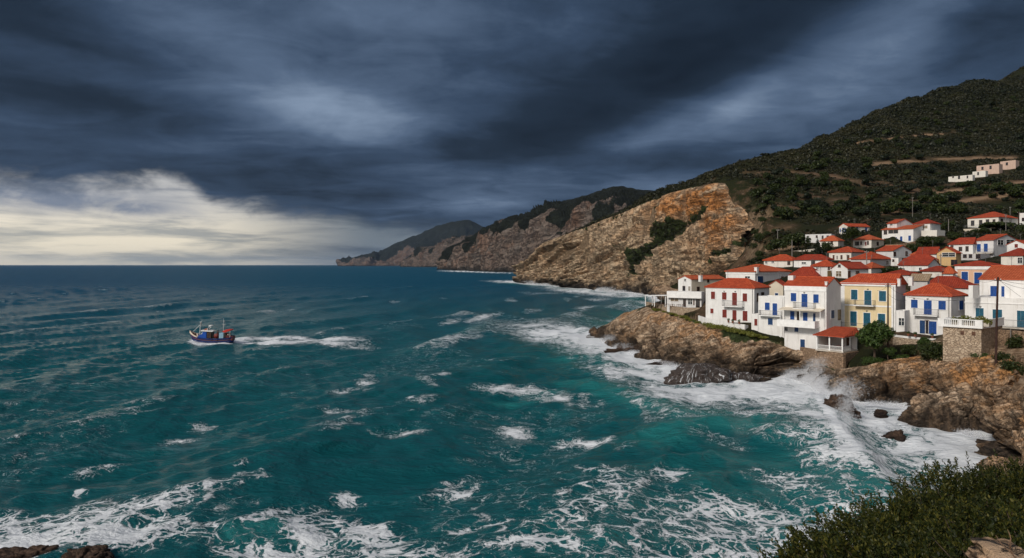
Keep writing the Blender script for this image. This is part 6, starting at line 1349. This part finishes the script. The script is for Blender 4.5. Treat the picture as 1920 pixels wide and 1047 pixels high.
# ------------------------------------------------------------------ fishing boat
def boat():
    k = .00947; q = sea_at(397, 642.0); root = empty('fishing_boat', (q[0], q[1], 0.25), R(4)); tag(root, 'blue wooden fishing boat with a red stern awning heading left through its bow wave', 'fishing boat')
    root.rotation_euler = (0, R(1.5), R(4)); root.scale = (.94, .94, .94)
    X = lambda a: (a - 925) * k
    Zc = lambda a: (835 - a) * k
    # hull sections from bow to stern: x, half beam at sheer, sheer z, keel z
    secs = [(X(235), .06, Zc(545), 1.55), (X(262), .42, Zc(556), .75), (X(320), .98, Zc(592), .05), (X(420), 1.50, Zc(640), -.45), (X(540), 1.85, Zc(678), -.6), (X(700), 2.05, Zc(705), -.7), (X(900), 2.10, Zc(718), -.7), (X(1150), 2.05, Zc(716), -.7), (X(1350), 1.9, Zc(702), -.65), (X(1500), 1.65, Zc(690), -.5), (X(1600), 1.35, Zc(668), -.1)]
    prof = [(0, 1.0), (.0, .0)]
    def hull(f0, f1, off, nz, mat, name, par):
        V, F = [], []; n = nz + 1
        for (x, b_, zs, zk) in secs:
            for side in (-1, 1):
                for j in range(n):
                    f = f0 + (f1 - f0) * j / nz; z = zk + (zs - zk) * f; y = b_ * (max(f, 0) ** .42) ; V.append((x + (1 - f) * .5 * (1 if x < X(420) else 0) * (1 - (x - X(235)) / (X(420) - X(235))), side * (y + off), z))
        m_ = 2 * n
        for i in range(len(secs) - 1):
            for s in (0, 1):
                for j in range(nz):
                    a = i * m_ + s * n + j; F.append((a, a + m_, a + m_ + 1, a + 1) if s == 0 else (a, a + 1, a + m_ + 1, a + m_))
        for e in (0, len(secs) - 1):
            for j in range(nz): a = e * m_ + j; F.append((a, a + n, a + n + 1, a + 1))
        return link_mesh(name, V, F, mat, par, smooth=True)
    navy = simple('navy_hull', (.010, .032, .16), .35, .3, 2); hu = hull(0, 1, 0, 10, navy, 'hull', root)
    hull(.60, .675, .035, 2, simple('rub_rail', (.30, .105, .05), .6, .3, 2), 'rubbing_strake', hu); hull(.685, .71, .028, 1, simple('hull_red', (.11, .012, .012), .5, .3), 'red_stripe', hu)
    dk = MB(); dv = [(x, s * b_ * .97, zs - .10) for (x, b_, zs, zk) in secs for s in (-1, 1)]; dk.add(dv, [(2 * i, 2 * i + 1, 2 * i + 3, 2 * i + 2) for i in range(len(secs) - 1)]); dk.build('deck', simple('deck_wood', (.30, .21, .13), .8, .3, 2), root)
    creamp = simple('cream_paint', (.72, .58, .46), .6, .2, 2); bw_ = MB()
    bs = secs[:5]
    for s in (-1, 1):
        for (a, b_) in zip(bs[:-1], bs[1:]):
            ha, hb = .48 * (1 - (a[0] - X(235)) / (X(560) - X(235))), .48 * (1 - (b_[0] - X(235)) / (X(560) - X(235)))
            bw_.add([(a[0], s * a[1], a[2] - .25), (b_[0], s * b_[1], b_[2] - .25), (b_[0], s * b_[1] * 1.02, b_[2] + hb), (a[0], s * a[1] * 1.02, a[2] + ha), (a[0], s * (a[1] - .05), a[2] - .25), (b_[0], s * (b_[1] - .06), b_[2] - .25), (b_[0], s * (b_[1] - .06), b_[2] + hb), (a[0], s * (a[1] - .05), a[2] + ha)], [(0, 1, 2, 3), (4, 7, 6, 5), (3, 2, 6, 7), (0, 4, 5, 1)])
    bw_.build('bow_bulwark', creamp, root)
    for i, (x0, x1, z0, z1, y0, y1, c) in enumerate(((300, 355, 575, 610, -.3, .4, RED), (380, 420, 590, 640, -.5, .3, BROWN), (470, 520, 590, 650, -.6, .5, creamp), (580, 640, 600, 660, -.4, .6, IRON))):
        mb = MB(); mb.prism([(X(x0), Zc(z1) - .3), (X(x1), Zc(z1) - .3), (X(x1) - .06, Zc(z0)), (X(x0) + .06, Zc(z0))], 'y', y0, y1); mb.build(('net_pile', 'crate', 'winch_box', 'winch')[i], c, root)
    blue = simple('cabin_blue', (.012, .085, .42), .45, .2, 2); mb = MB()
    mb.prism([(X(520), Zc(690)), (X(810), Zc(730)), (X(810), Zc(520)), (X(690), Zc(520)), (X(655), Zc(590))], 'y', -1.5, 1.5); cb_ = mb.build('cabin', blue, root)
    mb = MB(); mb.prism([(X(640), Zc(600)), (X(685), Zc(540)), (X(692), Zc(555)), (X(655), Zc(605))], 'y', -1.515, -1.42); mb.build('window', TRIM, cb_)
    for a, b_ in ((-1.2, -.2), (.2, 1.2)): mb = MB(); mb.prism([(X(655) - .04, Zc(585)), (X(688) - .04, Zc(530)), (X(688) - .02, Zc(530)), (X(655) - .02, Zc(585))], 'y', a, b_); mb.build('windscreen', GLASS, cb_)
    mb = MB(); mb.box(X(810), -1.35, Zc(720), X(950), 1.35, Zc(520)); wh = mb.build('wheelhouse', simple('dark_cabin', (.035, .026, .02), .6, .4, 3), root)
    mb = MB(); mb.box(X(835), -1.37, Zc(700), X(865), -1.352, Zc(535)); mb.box(X(905), -1.37, Zc(700), X(930), -1.352, Zc(535)); mb.build('door', BROWN, wh)
    mb = MB(); mb.prism([(X(630), Zc(500)), (X(1000), Zc(515)), (X(1000), Zc(500)), (X(900), Zc(488)), (X(640), Zc(470))], 'y', -1.65, 1.65); rf = mb.build('cabin_roof', TRIM, root)
    mb = MB(); mb.prism([(X(680), Zc(470)), (X(790), Zc(480)), (X(790), Zc(415)), (X(730), Zc(430))], 'y', -.7, .7); mb.build('roof_locker', simple('locker_red', (.34, .12, .08), .6, .3), rf)
    mb = MB()
    for y in (-.7, .7): mb.tube([(X(800), y, Zc(490)), (X(815), y, Zc(430)), (X(860), y, Zc(350)), (X(925), y, Zc(325))], .09, 6)
    mb.tube([(X(850), -.7, Zc(335)), (X(850), .7, Zc(335))], .08, 6); mb.box(X(845), -.75, Zc(345), X(930), .75, Zc(322)); mb.build('radar_arch', TRIM, rf)
    mb = MB(); mb.box(X(870), -.25, Zc(395), X(900), .25, Zc(375)); mb.build('search_light', TRIM, rf)
    # fore mast with stay, aft mast
    mb = MB(); mb.tube([(X(545), 0, Zc(660)), (X(558), 0, Zc(215))], .085, 6, .05); mb.tube([(X(600), 0, Zc(320)), (X(602), 0, Zc(170))], .03, 5); mb.tube([(X(530), 0, Zc(230)), (X(605), 0, Zc(222))], .035, 5); mb.tube([(X(515), 0, Zc(340)), (X(600), 0, Zc(345))], .035, 5)
    fm = mb.build('fore_mast', TRIM, root); mb = MB(); mb.tube([(X(345), 0, Zc(530)), (X(530), 0, Zc(335))], .05, 6); mb.build('forestay', TRIM, fm)
    mb = MB(); mb.box(X(560), -.15, Zc(290), X(598), .15, Zc(235)); mb.box(X(568), -.12, Zc(332), X(592), .12, Zc(305)); mb.build('lamp', IRON, fm)
    for y in (-1.4, 1.4): mb = MB(); mb.tube([(X(556), 0, Zc(260)), (X(620), y, Zc(640))], .018, 4); mb.build('shroud', IRON, fm)
    mb = MB(); mb.tube([(X(1275), 0, Zc(700)), (X(1278), 0, Zc(95))], .06, 6, .025); mb.tube([(X(1240), 0, Zc(292)), (X(1330), 0, Zc(295))], .035, 5); mb.tube([(X(1255), 0, Zc(180)), (X(1310), 0, Zc(180))], .02, 4); am = mb.build('aft_mast', TRIM, root)
    mb = MB(); mb.tube([(X(1275), 0, Zc(250)), (X(1130), 0, Zc(480))], .015, 4); mb.tube([(X(1280), 0, Zc(300)), (X(1420), -.9, Zc(450))], .015, 4); mb.tube([(X(1280), 0, Zc(300)), (X(1420), .9, Zc(450))], .015, 4); mb.build('stay', IRON, am)
    # net winch, ice box, gantry, awning, stern platform
    mb = MB(); mb.tube([(X(1105), -1.15, Zc(645)), (X(1105), -.1, Zc(645))], .62, 14); mb.tube([(X(1105), -1.18, Zc(645)), (X(1105), -1.13, Zc(645))], .74, 14); mb.tube([(X(1105), -.12, Zc(645)), (X(1105), -.07, Zc(645))], .74, 14); mb.build('net_drum', simple('drum_red', (.17, .028, .024), .6, .4, 3), root, True)
    mb = MB(); mb.prism([(X(1080), Zc(600)), (X(1140), Zc(600)), (X(1120), Zc(480)), (X(1100), Zc(480))], 'y', -.5, .2); mb.build('net_heap', simple('net_brown', (.09, .06, .05), .9, .4, 6), root)
    mb = MB(); mb.box(X(1200), -1.5, Zc(715), X(1330), .9, Zc(545)); mb.build('ice_box', simple('pale_blue_box', (.26, .43, .55), .5, .2, 2), root)
    mb = MB()
    for y in (-1.2, 1.2): mb.tube([(X(1000), y, Zc(700)), (X(1010), y, Zc(478)), (X(1290), y, Zc(505)), (X(1300), y, Zc(700))], .05, 5)
    mb.tube([(X(1010), -1.2, Zc(478)), (X(1010), 1.2, Zc(478))], .05, 5); mb.tube([(X(1150), -1.2, Zc(490)), (X(1150), 1.2, Zc(490))], .05, 5); mb.build('gantry', IRON, root)
    aw = simple('awning_red', (.50, .035, .022), .7, .25, 2); mb = MB(); mb.add([(X(1290), -1.4, Zc(490)), (X(1420), -1.45, Zc(480)), (X(1540), -1.35, Zc(450)), (X(1540), 1.35, Zc(445)), (X(1420), 1.45, Zc(440)), (X(1290), 1.4, Zc(470)), (X(1330), -1.4, Zc(535)), (X(1410), -1.45, Zc(520)), (X(1540), -1.35, Zc(470)), (X(1540), 1.35, Zc(470)), (X(1410), 1.45, Zc(520)), (X(1330), 1.4, Zc(535))], [(0, 1, 4, 5), (1, 2, 3, 4), (0, 6, 7, 1), (1, 7, 8, 2), (5, 4, 10, 11), (4, 3, 9, 10), (2, 8, 9, 3), (0, 5, 11, 6)]); aw_ = mb.build('awning', aw, root)
    for x in (1345, 1530):
        for y in (-1.3, 1.3): mb = MB(); mb.tube([(X(x), y, Zc(690)), (X(x), y, Zc(470))], .045, 5); mb.build('pole', TRIM, aw_)
    mb = MB(); mb.prism([(X(1340), Zc(690)), (X(1400), Zc(690)), (X(1400), Zc(560)), (X(1350), Zc(560))], 'y', -1.2, 1.0); mb.build('stern_locker', simple('dark_cabin', (.035, .026, .02)), root)
    mb = MB(); mb.prism([(X(1400), Zc(690)), (X(1600), Zc(790)), (X(1615), Zc(650)), (X(1480), Zc(640)), (X(1420), Zc(610))], 'y', -1.3, 1.3); mb.build('stern_platform', simple('stern_red', (.10, .016, .022), .6, .35, 3), root)
    for i, (x, z, c) in enumerate(((1450, 600, creamp), (1500, 560, simple('dark_cabin', (.035, .026, .02))), (1490, 625, creamp))): mb = MB(); mb.box(X(x) - .2, -.9 + i * .3, Zc(z) - .22, X(x) + .2, -.3 + i * .3, Zc(z) + .15); mb.build('fish_crate', c, root)
    for x in (1010, 1180): mb = MB(); mb.tube([(X(x), -2.12, Zc(750)), (X(x), -2.12, Zc(800))], .12, 8); mb.build('fender', DARKWOOD, root)
boat()
# ------------------------------------------------------------------ air
HAZE = 1.0e-5
def haze():
    mb = MB(); mb.box(-42000, -300, -7, 42000, 66000, 720); o = mb.build('haze', None); m = bpy.data.materials.new('haze'); m.use_nodes = True; t = NT(m.node_tree); t.n.remove(t.n['Principled BSDF'])
    v = t.new('ShaderNodeVolumePrincipled'); v.inputs['Color'].default_value = (.50, .70, 1.0, 1); v.inputs['Density'].default_value = HAZE; v.inputs['Anisotropy'].default_value = 0.2
    t.l.new(v.outputs[0], t.n['Material Output'].inputs['Volume']); m.cycles.homogeneous_volume = True; o.data.materials.append(m); o['kind'] = 'stuff'; o['label'] = 'thin blue haze over the distant headlands'
haze()
for q in POTS: pot(*q)
def planter():
    c, s = math.cos(tz.th), math.sin(tz.th); r = empty('roof_planting', (tz.base[0] + 3 * c + .5 * s, tz.base[1] - 3 * s + .5 * c, tz.zb + .35), -tz.th); tag(r, 'brownish green planting growing behind the white balustrade of the stone-block terrace', 'planter')
    mb = MB(); mb.box(-1.2, .0, -.03, tz.W * .62, .7, .55); mb.build('trough', CONC, r)
    v, f = leaf_cloud(1500, np.random.default_rng(2), .13, [(x_, .35, .85 + .2 * math.sin(x_ * 3), .55, .5, .5) for x_ in np.arange(-.9, tz.W * .6, .5)]); link_mesh('foliage', v, f, GRASS, r)
planter()
